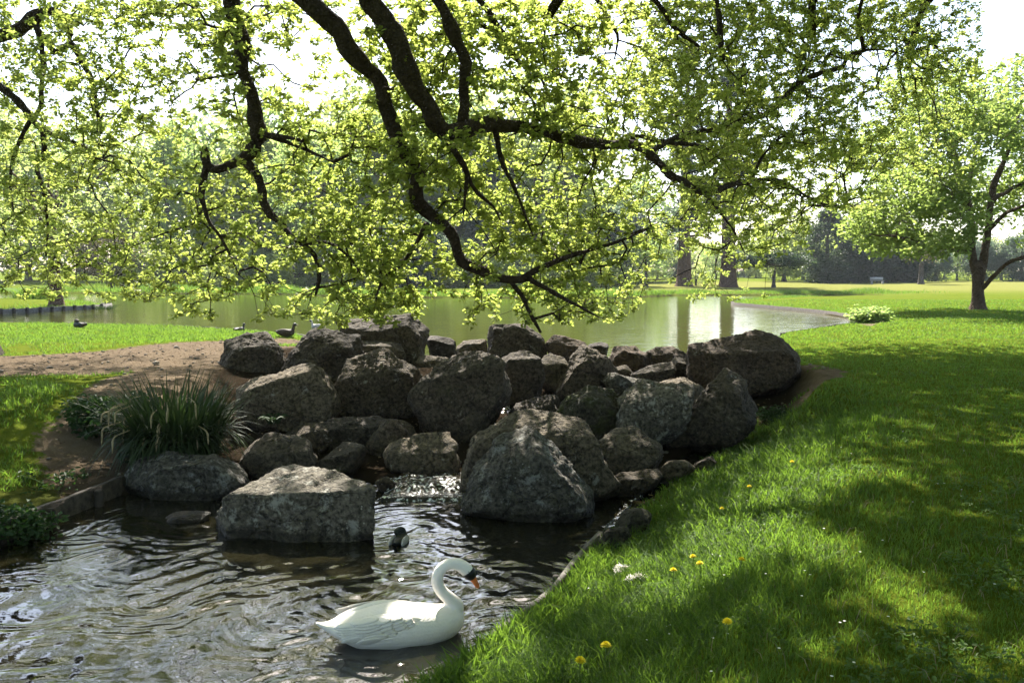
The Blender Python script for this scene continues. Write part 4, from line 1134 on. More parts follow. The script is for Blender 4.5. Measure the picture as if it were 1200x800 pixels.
# ------------------------------------------------------------------ grass
def blades(x, y, z, h, w, lean, seed, segs=2):
    r = np.random.default_rng(seed)
    n = len(x)
    az = r.random(n) * 2 * np.pi
    fa = r.random(n) * 2 * np.pi
    b = np.stack([x, y, z], 1)
    dirv = np.stack([np.cos(az), np.sin(az), np.zeros(n)], 1)
    sd = np.stack([np.cos(fa), np.sin(fa), np.zeros(n)], 1)
    h = h[:, None]; w = w[:, None]; ln = (lean * (.3 + r.random(n) * 1.2))[:, None]
    up = np.array([[0, 0, 1.0]])
    m = b + up * h * .55 + dirv * h * ln * .28
    t = b + up * h * (1 - .25 * ln) + dirv * h * ln * .95
    V = np.stack([b - sd * w, b + sd * w, m - sd * w * .8, m + sd * w * .8, t], 1).reshape(-1, 3)
    k = (np.arange(n) * 5)[:, None]
    return V, k + np.array([[0, 1, 3, 2]]), k + np.array([[2, 3, 4]]), np.repeat(np.clip(r.normal(.5, .28, n), 0, 1), 5)

def scatter_grass(n, x0, x1, y0, y1, seed, ref, keepfun):
    r = np.random.default_rng(seed)
    x = r.uniform(x0, x1, n); y = r.uniform(y0, y1, n)
    d = np.hypot(x, y)
    k = r.random(n) < np.minimum(1, (ref / np.maximum(d, .1)) ** 1.7)
    x, y = x[k], y[k]
    z, sp, s2 = height(x, y)
    kk = (sp > .03) & (s2 > .1)
    dm = dirt_mask(x, y)
    nn = fbm(np.stack([x * 2.2, y * 2.2, x * 0], 1), 3, 66)
    kk &= (dm + nn * .75 * (dm > .02)) < .5
    kk &= keepfun(x, y, sp, s2, nn)
    return x[kk], y[kk], z[kk], sp[kk], s2[kk], nn[kk]

GV, GQ, GT, GA, off = [], [], [], [], 0
def add_blades(x, y, z, h, w, lean, seed):
    global off
    V, Q, T, A = blades(x, y, z, h, w, lean, seed)
    GV.append(V); GQ.append(Q + off); GT.append(T + off); GA.append(A); off += len(V)
dam_rect = lambda x, y: sdf(DAM, x, y) < .05
# right lawn and bank
x, y, z, sp, s2, nn = scatter_grass(1200000, -2.4, 13, 2.0, 22, 71, 4.6, lambda x, y, sp, s2, nn: ~dam_rect(x, y) & (x > -2.3))
d = np.hypot(x, y)
bank = (1 - sstep(.9, 2.8, sp + .5 * nn)) * (.45 + .55 * sstep(.15, .7, sp))
h = (.045 + .115 * bank * (.6 + .6 * np.clip(nn + .5, 0, 1.4))) * RNG.uniform(.6, 1.35, len(x))
add_blades(x, y, z - .01, h, (.0022 + .0014 * bank) * np.clip(d / 4.6, 1, 4.5) ** .9, .55 + .5 * bank, 72)
# left bank
x, y, z, sp, s2, nn = scatter_grass(330000, -16, -3.6, 7.0, 26, 73, 9.0, lambda x, y, sp, s2, nn: (nn > -.25) & ~dam_rect(x, y))
h = .07 * RNG.uniform(.5, 1.5, len(x)) * (1 + .6 * np.clip(nn, 0, 1))
add_blades(x, y, z - .01, h, np.full(len(x), .0055), .8, 74)
x, y, z, sp, s2, nn = scatter_grass(520000, 1, 30, 21, 50, 171, 13.0, lambda x, y, sp, s2, nn: np.abs(x) < y * .66)
add_blades(x, y, z - .01, .06 * RNG.uniform(.5, 1.4, len(x)), .009 * np.clip(np.hypot(x, y) / 20, 1, 2.4), .6, 172)
x, y, z, sp, s2, nn = scatter_grass(160000, -17, -5, 18, 32, 173, 13.0, lambda x, y, sp, s2, nn: y > 20)
add_blades(x, y, z - .01, .07 * RNG.uniform(.5, 1.4, len(x)), np.full(len(x), .010), .6, 174)
# shores of the lake: long grass
r_ = np.random.default_rng(75)
def shore_strip(pix, n, hh, wmax, seed, wb=.014):
    r = np.random.default_rng(seed)
    ln = catmull([tuple(G(a_, b_, ZL)[:2]) + (0, 0) for a_, b_ in pix], .4)[:, :2]
    i = r.integers(0, len(ln) - 1, n)
    q = ln[i] + (ln[i + 1] - ln[i]) * r.random((n, 1))
    q = q + r.normal(0, wmax, (n, 2))
    z, sp, s2 = height(q[:, 0], q[:, 1])
    k = (s2 > .12) & (sp > .04)
    cl_ = .5 + .9 * np.clip(fbm(np.stack([q[:, 0] * .35, q[:, 1] * .35, q[:, 0] * 0], 1), 2, seed) + .3, 0, 1.2)
    add_blades(q[k, 0], q[k, 1], z[k] - .02, (hh * cl_ * r.uniform(.5, 1.2, n))[k], np.full(k.sum(), wb), .6, seed)
shore_strip([(-420, 344.6), (-120, 343.4), (75, 343.3), (330, 344.6), (420, 348), (520, 348.6), (735, 349.2)], 26000, .55, 1.6, 76, .02)
shore_strip([(735, 349.2), (755, 347.6), (790, 346), (945, 345.7), (1060, 346)], 9000, .32, 1.4, 77, .018)
shore_strip([(-200, 372.5), (0, 367.6), (64, 364.4), (110, 361.8), (129, 359.8), (104, 355.2), (50, 351.6), (-100, 352.6)], 9000, .2, .9, 78, .012)
shore_strip([(1012, 379), (961, 366.8), (900, 360.8), (866, 357.6), (866, 354.2), (945, 349.8)], 6000, .14, .7, 79, .012)
shore_strip([(915, 395), (960, 387.4), (1011, 380.8)], 3000, .10, .4, 80, .008)
shore_q = ZL; ZL = ZP
shore_strip([(720, 618), (684, 664), (650, 708), (590, 758), (530, 800), (480, 835)], 4200, .13, .14, 98, .0055)
shore_strip([(622, 752), (580, 782), (530, 818), (480, 850)], 1900, .38, .12, 99, .0075)
ZL = shore_q
gob = link('grass', mesh_np('grass', np.vstack(GV), [np.vstack(GQ), np.vstack(GT)], False, {'tint': np.concatenate(GA)}), M['grass'])
tag(gob, 'green grass of the lawn, banks and lakeshores', 'grass', None, 'stuff')
print('grass verts', off)

# withered leaves and pebbles lying on the bare earth
rl = np.random.default_rng(61)
lx_, ly_ = rl.uniform(-14, 6, 26000), rl.uniform(7, 25, 26000)
lz_, lsp, ls2 = height(lx_, ly_)
kk = ((dirt_mask(lx_, ly_) > .5) | (sdf(DAM, lx_, ly_) < .1)) & (lsp > .1) & (ls2 > .2) & (rl.random(26000) < .5)
lp_ = np.stack([lx_, ly_, lz_ + .012], 1)[kk]
la_ = rl.random(len(lp_)) * 6.283
V, Q = leaves(lp_, np.stack([np.cos(la_), np.sin(la_), rl.normal(0, .2, len(lp_))], 1), np.array([[0, 0, 1.0]]) + rl.normal(0, .3, (len(lp_), 3)), rl.uniform(.02, .06, len(lp_)), rl.uniform(.012, .03, len(lp_)), .2)
pk = lp_[rl.random(len(lp_)) < .16]
Vi, Fi = ico(1)
sz = rl.uniform(.008, .032, len(pk)) * (1 + (rl.random(len(pk)) < .06) * 1.6)
jit = 1 + rl.normal(0, .18, (len(pk), len(Vi), 1))
PV = (pk[:, None] + Vi[None] * jit * sz[:, None, None] * np.array([1.2, 1, .7])).reshape(-1, 3)
PF = (np.arange(len(pk)) * len(Vi))[:, None, None] + Fi[None]
M['pebble'] = plain('pebble', (0.17, 0.145, 0.115), 0.9, 0.5, 4.0)
tag(link('pebbles', mesh_np('pebbles', PV, [PF.reshape(-1, 3)]), M['pebble']), 'pebbles and crumbs of stone on the bare earth', 'pebbles', None, 'stuff')
M['litter'] = plain('leaf_litter', (0.16, 0.11, 0.06), 0.9, 0.6, 3.0)
tag(link('leaf_litter', mesh_np('leaf_litter', V, [Q]), M['litter']), 'withered brown leaves littering the bare earth', 'leaf litter', None, 'stuff')

def stuff_leaves(name, label, n, box, ref, seed, cond, k, leaf, lift, mat):
    x, y, z, sp, s2, nn = scatter_grass(n, box[0], box[1], box[2], box[3], seed, ref, cond)
    p = np.stack([x, y, z + lift], 1)
    V, Q, T = rosettes(p, k, leaf, 1.2, .8, seed)
    tag(link(name, mesh_np(name, V, [Q], False, {'tint': T}), M[mat]), label, name.replace('_', ' '), None, 'stuff')
M['clover'] = leaf_mat('clover', (0.055, 0.105, 0.025), (0.095, 0.150, 0.042), (0.22, 0.36, 0.07), 0.4, 0.6)
stuff_leaves('clover', 'small patches of clover and broad weeds in the lawn', 34000, (-1.5, 10, 2.2, 14), 5.0, 181, lambda x, y, sp, s2, nn: (fbm(np.stack([x * 1.1, y * 1.1, x * 0], 1), 3, 12) > .22) & (sp > .3) & ~dam_rect(x, y), 6, .024, .04, 'clover')
x, y, z, sp, s2, nn = scatter_grass(16000, -2, 11, 2.2, 15, 183, 4.6, lambda x, y, sp, s2, nn: ~dam_rect(x, y))
V, Q, T, A = blades(x, y, z, .08 * RNG.uniform(.5, 1.5, len(x)), np.full(len(x), .0020), .8, 184)
tag(link('dry_grass', mesh_np('dry_grass', V, [Q, T]), M['dry']), 'straw-coloured dead blades among the green grass', 'dry grass', None, 'stuff')

# tufts by the inlet
def tuft(label, loc, n, h, spread, mat, w, seed, name='grass_tuft', group=None, droop=.7):
    r = np.random.default_rng(seed)
    t = thing(name, label, 'plant', loc, 0, group)
    a_ = r.random(n) * 6.283; q = spread * np.sqrt(r.random(n))
    V, Q, T, A = blades(np.cos(a_) * q, np.sin(a_) * q, np.full(n, -.02), h * r.uniform(.5, 1.1, n), np.full(n, w), droop, seed)
    link('foliage', mesh_np('foliage', V, [Q, T], False, {'tint': A}), M[mat], t)
    return t
def leafy(label, loc, n, h, rad, mat, leaf, seed, name='leafy_plant', group=None):
    r = np.random.default_rng(seed)
    t = thing(name, label, 'plant', loc, 0, group)
    p = crown_points(n, 0, 0, h * .5, rad, rad * .8, h * .55, seed, .2, 1.2, -.3, .02)
    V, Q, T = rosettes(p, 5, leaf, 1.0, 1.2, seed)
    link('foliage', mesh_np('foliage', V, [Q], False, {'tint': T}), M[mat], t)
    ns = 7
    VV_, FF_, o_ = [], [], 0
    for j in range(ns):
        e = p[r.integers(0, len(p))]
        V, F, T_ = tube(catmull([(e[0] * .2, e[1] * .2, -.03, .006), (e[0] * .6, e[1] * .6, e[2] * .6, .005), (e[0], e[1], e[2], .003)], .1), 5, 0)
        VV_.append(V); FF_.append(F + o_); o_ += len(V)
    s = link('stem', mesh_np('stem', np.vstack(VV_), [np.vstack(FF_)], True), M['stem'], t)
    tag(s, None, None, None, 'stuff')
    return t
tuft('wide tuft of tall grass on the inlet edge, the taller of the pair there', gh(tuple(G(950, 363.5, 0))), 900, .55, .75, 'grass', .012, 81)
tuft('narrower grass tuft on the inlet edge, next to the leafy yellowish plant', gh(tuple(G(984, 367.5, 0))), 600, .5, .5, 'grass', .012, 82)
leafy('leafy yellowish low plant at the tip of the inlet', gh(tuple(G(1020, 375.5, -.05))), 260, .5, .7, 'mid_leaf', .14, 83)
tuft('dark rushes at the point of the grassy spit', gh(tuple(G(122, 358.6, -.1))), 260, .75, .35, 'iris', .014, 84)
tuft('rounded tuft of rushes behind the stakes on the grassy spit', gh(tuple(G(36, 351, -.1))), 700, 1.0, .9, 'grass', .016, 85)
tuft('low dark tuft at the board edge of the grassy spit', gh(tuple(G(22, 365.5, -.1))), 300, .45, .5, 'iris', .014, 86)
leafy('dark ivy-like weed at the foot of the great pitted boulder', gh(tuple(G(912, 452, -.02))), 120, .22, .3, 'weed', .055, 87)
leafy('nettle-like green weed beside the drooping strap-leaved clump', gh(tuple(G(128, 512, -.4))), 420, .55, .55, 'weed', .075, 88)
leafy('low green weed in front of the drooping strap-leaved clump', gh(tuple(G(185, 535, -.5))), 300, .4, .42, 'weed', .07, 89)
leafy('clump of dark green weed at the board end near the pool corner', gh(tuple(G(10, 600, -.5))), 260, .3, .4, 'weed', .06, 90)
leafy('dark green weed patch on the muddy bank above the board', gh(tuple(G(70, 555, -.45))), 200, .2, .5, 'weed', .05, 91)

# small fern on the shaded rock
fr = P(322, 496, 11.25)
fern = thing('fern', 'small bright fern growing from the dark crevice under the pale slab', 'plant', tuple(fr))
rf = np.random.default_rng(92)
pv, pa_, pn_, pl_ = [], [], [], []
for j in range(9):
    az = j * .7 + rf.random() * .3
    for s_ in np.linspace(.1, 1, 14):
        c0 = np.array([math.cos(az) * .2 * s_, math.sin(az) * .2 * s_ - .05, .12 * math.sin(s_ * 2.2)])
        for sd_ in (-1, 1):
            pv.append(c0); pa_.append([-math.sin(az) * sd_ + math.cos(az) * .5, math.cos(az) * sd_ + math.sin(az) * .5, -.15]); pn_.append([0, -.2, 1]); pl_.append(.075 * (1.1 - s_ * .8))
V, Q = leaves(np.array(pv), np.array(pa_, float), np.array(pn_, float), np.array(pl_), np.array(pl_) * .4)
link('foliage', mesh_np('foliage', V, [Q], False, {'tint': np.full(len(V), .35)}), M['weed'], fern)

# ------------------------------------------------------------------ the strap-leaved clump
il = gh(tuple(G(205, 530, -.45)))
iris = thing('strap_leaf_clump', 'big drooping clump of dark strap-like leaves with withered pale tips on the earth bank', 'plant', il)
def straps(n, seed, hmin, hmax, w, spread, droop, fall):
    r = np.random.default_rng(seed)
    K = 7
    az = r.random(n) * 6.283
    q = spread * np.sqrt(r.random(n))
    b = np.stack([np.cos(az) * q, np.sin(az) * q * .8, np.zeros(n)], 1)
    az = az + r.normal(0, .5, n)
    dv = np.stack([np.cos(az), np.sin(az), np.zeros(n)], 1)
    sd = np.stack([-np.sin(az), np.cos(az), np.zeros(n)], 1)
    H = r.uniform(hmin, hmax, n)[:, None]; dr = (droop * r.uniform(.3, 1.2, n))[:, None]; fl = (fall * r.uniform(0, 1, n) ** 1.5)[:, None]
    V = []
    for k in range(K):
        s = k / (K - 1.0)
        c_ = b + np.array([[0, 0, 1.0]]) * H * (s * 1.05 - fl * s ** 3.0) + dv * H * dr * (s ** 1.7)
        ww = w * (1.0 if s < .6 else max(.05, (1 - s) / .4)) * (.7 + .3 * min(1, s * 4))
        V += [c_ - sd * ww, c_ + sd * ww]
    V = np.stack(V, 1).reshape(-1, 3)
    k0 = (np.arange(n) * 2 * K)[:, None]
    F = np.vstack([k0 + np.array([[2 * k, 2 * k + 1, 2 * k + 3, 2 * k + 2]]) for k in range(K - 1)])
    return V, F, np.repeat(np.clip(r.normal(.5, .3, n), 0, 1), 2 * K)
V, F, T = straps(1700, 93, .6, 1.12, .0145, .46, .62, 1.25)
link('foliage', mesh_np('foliage', V, [F], False, {'tint': T}), M['iris'], iris)
rd = np.random.default_rng(94)
for j in range(24):
    az = rd.uniform(2.6, 6.8) if j % 2 else rd.uniform(3.4, 6.0)
    R0 = rd.uniform(.45, .92); z0 = rd.uniform(.3, .9)
    x0, y0 = math.cos(az) * R0, math.sin(az) * R0
    ll = rd.uniform(.10, .2)
    pth = catmull([(x0 * .75, y0 * .75, z0 + .04, .003), (x0, y0, z0, .009), (x0 * 1.03, y0 * 1.03, z0 - ll * .5, .011), (x0 * 1.04, y0 * 1.04, z0 - ll, .004)], .03)
    tube_obj('withered_tip', pth, M['dry'], iris, 6, .15, j)

# ------------------------------------------------------------------ birds
def loft(sections, sides=20):
    """sections: (x, z_centre, half width, half height up, half height down) along x -> verts, faces"""
    an = np.linspace(0, 2 * np.pi, sides, endpoint=False)
    V = []
    for x_, zc, hw, hu, hd in sections:
        s = np.sin(an)
        V.append(np.stack([np.full(sides, x_), np.cos(an) * hw, zc + np.where(s > 0, s * hu, s * hd)], 1))
    n = len(sections)
    V = np.vstack(V)
    k = np.arange(n * sides).reshape(n, sides); k2 = np.roll(k, -1, 1)
    F = np.stack([k[:-1].ravel(), k2[:-1].ravel(), k2[1:].ravel(), k[1:].ravel()], 1)
    c0, c1 = V[:sides].mean(0), V[-sides:].mean(0)
    V = np.vstack([V, c0, c1])
    T = np.vstack([np.stack([k2[0], k[0], np.full(sides, n * sides)], 1), np.stack([k[-1], k2[-1], np.full(sides, n * sides + 1)], 1)])
    return V, F, T

def smooth_sections(sec, m):
    s = np.array(sec, float)
    t = np.linspace(0, len(s) - 1, m)
    out = []
    q = np.vstack([2 * s[0] - s[1], s, 2 * s[-1] - s[-2]])
    for v in t:
        i = min(int(v), len(s) - 2); f = v - i
        a0, a1, a2, a3 = q[i], q[i + 1], q[i + 2], q[i + 3]
        out.append(.5 * (2 * a1 + (a2 - a0) * f + (2 * a0 - 5 * a1 + 4 * a2 - a3) * f ** 2 + (3 * a1 - a0 - 3 * a2 + a3) * f ** 3))
    o = np.array(out); o[:, 2:] = np.maximum(o[:, 2:], .002)
    return o

def fuse(name, pieces, mat, parent, voxel, smooth_it=8):
    """pieces merged into ONE continuous skin"""
    VV_, Qs, Ts, o_ = [], [], [], 0
    for V, F, T in pieces:
        VV_.append(V); Qs.append(F + o_); Ts.append(T + o_); o_ += len(V)
    ob = link(name, mesh_np(name, np.vstack(VV_), [np.vstack(Qs), np.vstack(Ts)], True), mat, parent)
    m = ob.modifiers.new('remesh', 'REMESH'); m.mode = 'VOXEL'; m.voxel_size = voxel; m.use_smooth_shade = True
    s = ob.modifiers.new('smooth', 'SMOOTH'); s.factor = .5; s.iterations = smooth_it
    return ob

def ball(name, c, r, mat, parent):
    V, F = ICO[4]
    return link(name, mesh_np(name, V * np.array(r) + np.array(c), [F], True), mat, parent)

sw0 = G(464, 747, ZP)
swan = thing('swan', 'white mute swan gliding on the pool with curved neck and orange bill', 'swan', (float(sw0[0]), float(sw0[1]), ZP), math.radians(13))
swan.scale = (1.05, 1.0, .94)
body = smooth_sections([(-.50, .165, .012, .008, .008), (-.43, .13, .05, .03, .035), (-.34, .105, .12, .085, .075), (-.22, .09, .165, .125, .13), (-.05, .09, .188, .158, .16), (.12, .085, .19, .148, .16), (.27, .085, .165, .125, .14), (.37, .10, .115, .10, .115), (.425, .11, .06, .06, .07), (.44, .11, .02, .02, .02)], 44)
neck = catmull([(.30, 0, .10, .085), (.365, 0, .155, .072), (.385, 0, .20, .056), (.345, 0, .255, .046), (.295, 0, .315, .041), (.268, 0, .385, .040), (.280, 0, .455, .039), (.325, 0, .502, .040), (.385, 0, .508, .043), (.430, 0, .485, .046), (.462, 0, .448, .045), (.485, 0, .412, .036)], .015)
fuse('body', [loft(body, 28), tube(neck, 18, 0)], M['white_feather'], swan, .0075, 10)
ICO2 = ico(2)
def wing(side):
    """folded wing lying along the flank, long feathers ending over the tail"""
    V, F = ICO[5]
    W_ = V.copy()
    x_ = W_[:, 0]
    ng = np.clip(-x_, 0, 1)
    W_ = np.stack([x_ * .30 - .09, side * (.118 * (1 - .45 * ng ** 2) + W_[:, 1] * .058), .128 + W_[:, 2] * (.105 - .04 * ng) + .012 * ng], 1)
    VV2, FF2, o2_ = [W_], [F], len(W_)
    Vf, Ff = ICO2
    r = np.random.default_rng(17)
    for row, (xa, xb, th0, th1, n_, L_, w_) in enumerate([(.14, .06, -.9, 1.1, 9, .10, .030), (.06, .0, -.9, 1.15, 9, .12, .032), (-.02, -.08, -.9, 1.15, 8, .15, .032), (-.10, -.16, -.6, 1.2, 8, .19, .030), (-.18, -.22, -.3, 1.2, 7, .23, .026)]):
        for k in range(n_):
            f = (k + .5 * (row % 2)) / n_
            th = th0 + (th1 - th0) * f
            xc = xa + (xb - xa) * f + r.normal(0, .006)
            n_g = np.clip(-(xc + .09) / .30, 0, 1); xn = np.clip((xc + .09) / .30, -1, 1)
            rr_ = math.sqrt(max(.05, 1 - xn * xn))
            yc = side * (.118 * (1 - .45 * n_g ** 2) + .060 * math.cos(th) * rr_)
            zc = .128 + .107 * math.sin(th) * rr_ * (1 - .38 * n_g) + .012 * n_g
            tilt = .10 + .05 * row
            p = Vf * np.array([L_ * .5, .0055, w_])
            ca, sa = math.cos(th), math.sin(th)
            y_, z_ = p[:, 1] * ca - p[:, 2] * sa, p[:, 1] * sa + p[:, 2] * ca
            xx = p[:, 0] - L_ * .25
            yy = y_ + .05 * xx + .003
            VV2.append(np.stack([xc + xx, yc + side * (yy + .0025 * row), zc + z_ + xx * tilt * .35], 1)); FF2.append(Ff + o2_); o2_ += len(p)
    W_, F = np.vstack(VV2), np.vstack(FF2)
    return W_, F
for sd_ in (-1, 1):
    Wv, Wf = wing(sd_)
    link('wing', mesh_np('wing', Wv, [Wf], True), M['white_feather'], swan)
bill = catmull([(.480, 0, .418, .030), (.498, 0, .392, .024), (.515, 0, .360, .018), (.530, 0, .328, .015), (.535, 0, .316, .008)], .006)
Vb, Fb, Tb = tube(bill, 14, 0)
bill_o = link('bill', mesh_np('bill', Vb, [Fb, Tb], True), M['orange'], swan)
ball('bill_knob', (.507, 0, .428), (.026, .020, .025), M['black'], bill_o)
msk = catmull([(.455, 0, .458, .036), (.470, 0, .438, .0475), (.486, 0, .412, .0405), (.500, 0, .392, .026)], .006)
Vb, Fb, Tb = tube(msk, 14, 0)
mask_o = link('face_mask', mesh_np('face_mask', Vb, [Fb, Tb], True), M['black'], swan)
for sd_ in (-1, 1):
    ball('eye', (.462, sd_ * .039, .456), (.007, .005, .007), M['black'], mask_o)

def duck(label, loc, rz, pose, scale=1.0, name='duck', cols=('duck_brown', 'duck_dark', 'duck_grey')):
    t = thing(name, label, 'duck', loc, rz, 'ducks by the water')
    t.scale = (scale,) * 3
    lift = {'swim': 0, 'sit': .05, 'stand': .10, 'sleep': .05}[pose]
    bd = smooth_sections([(-.27, .13, .012, .01, .01), (-.21, .11, .05, .03, .04), (-.10, .085, .10, .075, .09), (.04, .08, .115, .085, .10), (.15, .085, .085, .075, .085), (.21, .09, .03, .03, .03)], 24)
    if pose == 'sleep':
        nk = catmull([(.12, 0, .12, .06), (.13, 0, .19, .05), (.08, .03, .22, .05), (.0, .05, .215, .045), (-.05, .05, .20, .03)], .015)
    else:
        nk = catmull([(.14, 0, .11, .06), (.18, 0, .17, .04), (.19, 0, .23, .035), (.205, 0, .27, .043), (.235, 0, .275, .036), (.25, 0, .272, .02)], .015)
    for s_ in (bd,): s_[:, 1] += lift
    nk[:, 2] += lift
    fuse('body', [loft(bd, 18), tube(nk, 12, 0)], M[cols[0]], t, .014, 3)
    hd = nk[-1]
    if pose != 'sleep':
        head_o = ball('head', (hd[0] - .03, 0, hd[2] + .003), (.047, .041, .043), M[cols[1]], t)
        V, F, T = tube(catmull([(hd[0] - .01, 0, hd[2] - .005, .018), (hd[0] + .03, 0, hd[2] - .015, .015), (hd[0] + .055, 0, hd[2] - .02, .009)], .01), 8, 0)
        link('bill', mesh_np('bill', V * np.array([1, 1, 1]), [F, T], True), M['dry'], head_o)
    for sd_ in (-1, 1):
        V, F = ICO[4]
        link('wing', mesh_np('wing', V * np.array([.17, .035, .07]) + np.array([-.06, sd_ * .095, .10 + lift]), [F], True), M[cols[2]], t)
    if pose == 'stand':
        for sd_ in (-1, 1):
            tube_obj('leg', catmull([(.0, sd_ * .04, -.005, .008), (.0, sd_ * .04, .06, .009), (-.01, sd_ * .04, .13, .014)], .02), M['orange'], t, 6, 0)
    return t
def gl(px, py, z=-.1):
    return gh(tuple(G(px, py, z)))
duck('dark duck asleep on the sunny grass with its head tucked back', gl(93, 386.5, -.05), math.radians(160), 'sleep', .95, cols=('duck_brown', 'duck_dark', 'duck_dark'))
duck('small dark duck upright on the timber edge above the domed boulder', gl(281, 388.5, -.1), math.radians(60), 'sit', .8, cols=('duck_dark', 'duck_dark', 'duck_brown'))
duck('brown duck with white rump resting on the bare bank beside the boulders', gl(335, 395, -.1), math.radians(12), 'sit', 1.1, cols=('duck_brown', 'duck_dark', 'duck_brown'))
lk = G(372, 384, ZL)
duck('pale grey drake swimming on the green lake behind the boulders', (float(lk[0]), float(lk[1]), ZL - .04), math.radians(176), 'swim', 1.0, cols=('duck_grey', 'duck_dark', 'duck_grey'))
lk = G(469, 634, ZP)
duck('little grey duck swimming away beside the square boulder in the pool', (float(lk[0]), float(lk[1]), ZP - .075), math.radians(80), 'sleep', .62, cols=('duck_dark', 'duck_dark', 'duck_grey'))

# ------------------------------------------------------------------ dandelions, feathers, daisies, bench
def flower_proto():
    t = thing('dandelion', '', 'flower', (0, 0, 0), 0, 'dandelions in the grass')
    r = np.random.default_rng(5)
    pv, pa2, pn2, pl2 = [], [], [], []
    for ring, (n_, el_, L_) in enumerate([(22, .12, .021), (20, .4, .018), (16, .75, .014), (10, 1.15, .010)]):
        for j in range(n_):
            az = (j + .5 * (ring % 2)) / n_ * 6.283 + r.normal(0, .06)
            a_ = el_ + r.normal(0, .06)
            pv.append([0, 0, .002 * ring]); pa2.append([math.cos(az) * math.cos(a_), math.sin(az) * math.cos(a_), math.sin(a_)])
            pn2.append([-math.cos(az) * math.sin(a_), -math.sin(az) * math.sin(a_), math.cos(a_)]); pl2.append(L_)
    V, Q = leaves(np.array(pv), np.array(pa2), np.array(pn2), np.array(pl2), np.full(len(pl2), .006), .1)
    fh = link('flower_head', mesh_np('flower_head', V, [Q]), M['yellow'], t)
    V, F, T = tube(catmull([(.012, .006, -.14, .0028), (.004, .002, -.07, .0026), (0, 0, -.001, .0024)], .02), 6, 0)
    link('stem', mesh_np('stem', V, [F, T], True), M['stem'], t)
    return t
fp = flower_proto()
FL = [(680, 779, 'dandelion lowest on the bank, beside the water-end tall blades', 1.0), (710, 761, 'dandelion on a bare pale stem just behind the lowest one', 1.0), (852, 734, 'lone dandelion out in the shaded turf', .85), (869, 660, 'dandelion at the sunlit rim nearest the mown lawn', .8),
      (789, 672, 'dandelion next to the white feathers', .85), (812, 656, 'upper one of two touching dandelions in the sunny patch', .8), (820, 664, 'lower one of two touching dandelions in the sunny patch', .8), (928, 544, 'far dandelion in the shade level with the boulders', .7), (878, 573, 'dandelion in the short dark grass, second farthest away', .7), (846, 599, 'faded dandelion above the sunny patch', .7)]
for i, (px, py, lab, s_) in enumerate(FL):
    o = fp if i == 0 else copy_tree(fp)
    q = None
    for zz in np.linspace(-.7, .05, 60):
        g_ = G(px, py, zz + .13)
        if height(np.array([g_[0]]), np.array([g_[1]]))[0][0] <= zz + .015:
            q = (float(g_[0]), float(g_[1]), float(zz + .155)); break
    o.location = q or tuple(G(px, py, .1))
    o.scale = (s_ * 1.5,) * 3
    o.rotation_euler = (random.uniform(-.15, .15), random.uniform(-.15, .15), i * 1.3)
    o['label'] = lab
# daisies: tiny, countless
dx, dy, dz, dsp, ds2, dn = scatter_grass(9000, -1, 6, 3.2, 9, 97, 6, lambda x, y, sp, s2, nn: (x > -.6) & (nn > .12) & ~dam_rect(x, y))
kk = RNG.random(len(dx)) < .035
dx, dy, dz = dx[kk], dy[kk], dz[kk]
nd = len(dx)
pos = np.repeat(np.stack([dx, dy, dz + .07], 1), 9, 0)
az = np.tile(np.arange(9) / 9 * 6.283, nd)
axd = np.stack([np.cos(az), np.sin(az), np.full(len(az), .1)], 1)
V, Q = leaves(pos, axd, np.tile([[0, 0, 1.0]], (len(az), 1)), np.full(len(az), .0075), np.full(len(az), .004), .05)
tag(link('daisies', mesh_np('daisies', V, [Q]), M['daisy']), 'tiny white daisies sprinkled through the bank grass', 'daisies', None, 'stuff')

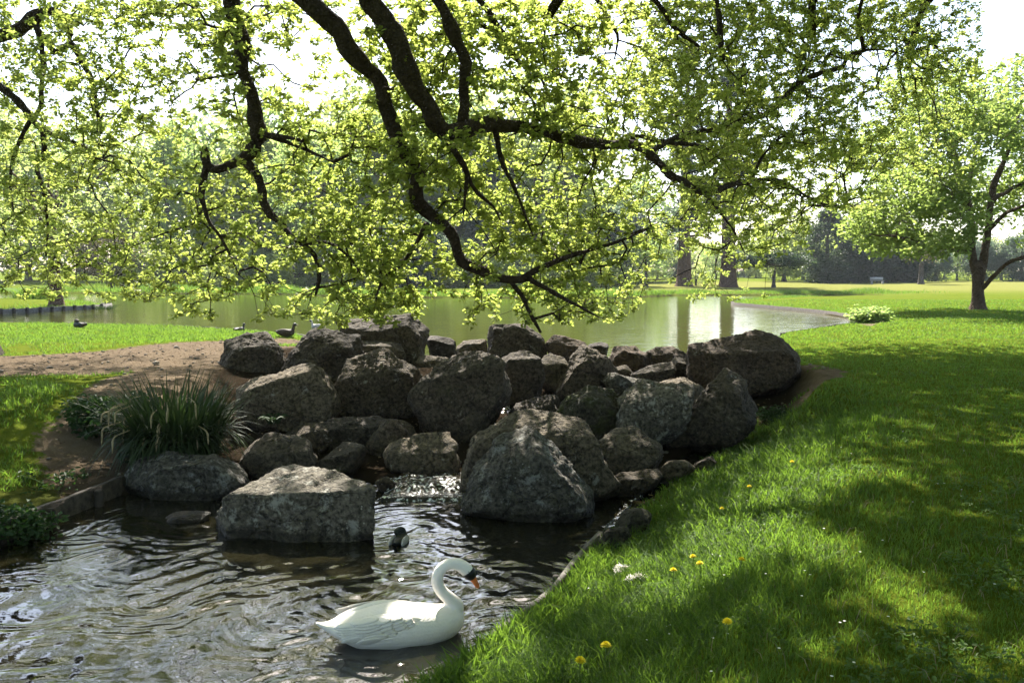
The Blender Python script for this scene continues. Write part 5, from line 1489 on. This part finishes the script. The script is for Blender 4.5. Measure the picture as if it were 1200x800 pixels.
def feather(label, px, py, rz, s_):
    g_ = None
    for zz in np.linspace(-.7, .05, 60):
        g_ = G(px, py, zz + .08)
        if height(np.array([g_[0]]), np.array([g_[1]]))[0][0] <= zz: break
    t = thing('feather', label, 'feather', (float(g_[0]), float(g_[1]), float(g_[2])), rz, 'white feathers on the bank')
    r = np.random.default_rng(int(px))
    pv, pa2 = [], []
    for u in np.linspace(0, 1, 60):
        for sd_ in (-1, 1):
            pv.append([u * .12, 0, .02 + .02 * math.sin(u * 3)]); pa2.append([.5 + r.normal(0, .2), sd_ + r.normal(0, .2), .3 + r.normal(0, .3)])
    V, Q = leaves(np.array(pv), np.array(pa2), np.tile([[0, 0, 1.0]], (120, 1)), r.uniform(.025, .045, 120), np.full(120, .006), .1)
    link('vane', mesh_np('vane', V * s_, [Q]), M['white_feather'], t)
    V, F, T = tube(catmull([(-.03, 0, .015, .0015), (.05, 0, .035, .0013), (.125, 0, .02, .0006)], .02), 5, 0)
    link('quill', mesh_np('quill', V * s_, [F, T], True), M['white_feather'], t)
feather('curled white feather standing up in the bank grass', 722, 674, 1.0, 1.1)
feather('white feather lying flat beside the curled one', 733, 683, .15, 1.2)

bl = gh(at(1027, 104))
bench = thing('park_bench', 'small pale bench before the dark conifers on the far lawn', 'bench', bl)
def boxm(x0, x1, y0, y1, z0, z1):
    V = np.array([(a_, b_, c_) for a_ in (x0, x1) for b_ in (y0, y1) for c_ in (z0, z1)], float)
    F = np.array([(0, 1, 3, 2), (4, 6, 7, 5), (0, 4, 5, 1), (2, 3, 7, 6), (0, 2, 6, 4), (1, 5, 7, 3)])
    return V, F
for nm, bx in (('seat', (-.8, .8, -.22, .22, .42, .47)), ('backrest', (-.8, .8, .22, .27, .52, .88)), ('leg', (-.7, -.62, -.2, .2, -.05, .42)), ('leg', (.62, .7, -.2, .2, -.05, .42))):
    V, F = boxm(*bx)
    link(nm, mesh_np(nm, V, [F]), M['pale_paint'], bench)

# ------------------------------------------------------------------ the soft air over the park
def air():
    V, F = boxm(-740, 740, -90, 940, -6, 60)
    m, nt, out, N = newmat('soft_air')
    v = N('ShaderNodeVolumePrincipled', {'Color': (0.82, 0.88, 0.95, 1), 'Density': 0.00026, 'Anisotropy': 0.2})
    nt.links.new(v.outputs[0], out.inputs['Volume'])
    o = link('haze', mesh_np('haze', V, [F]), m)
    tag(o, 'thin pale haze over the park', 'haze', None, 'stuff')
air()
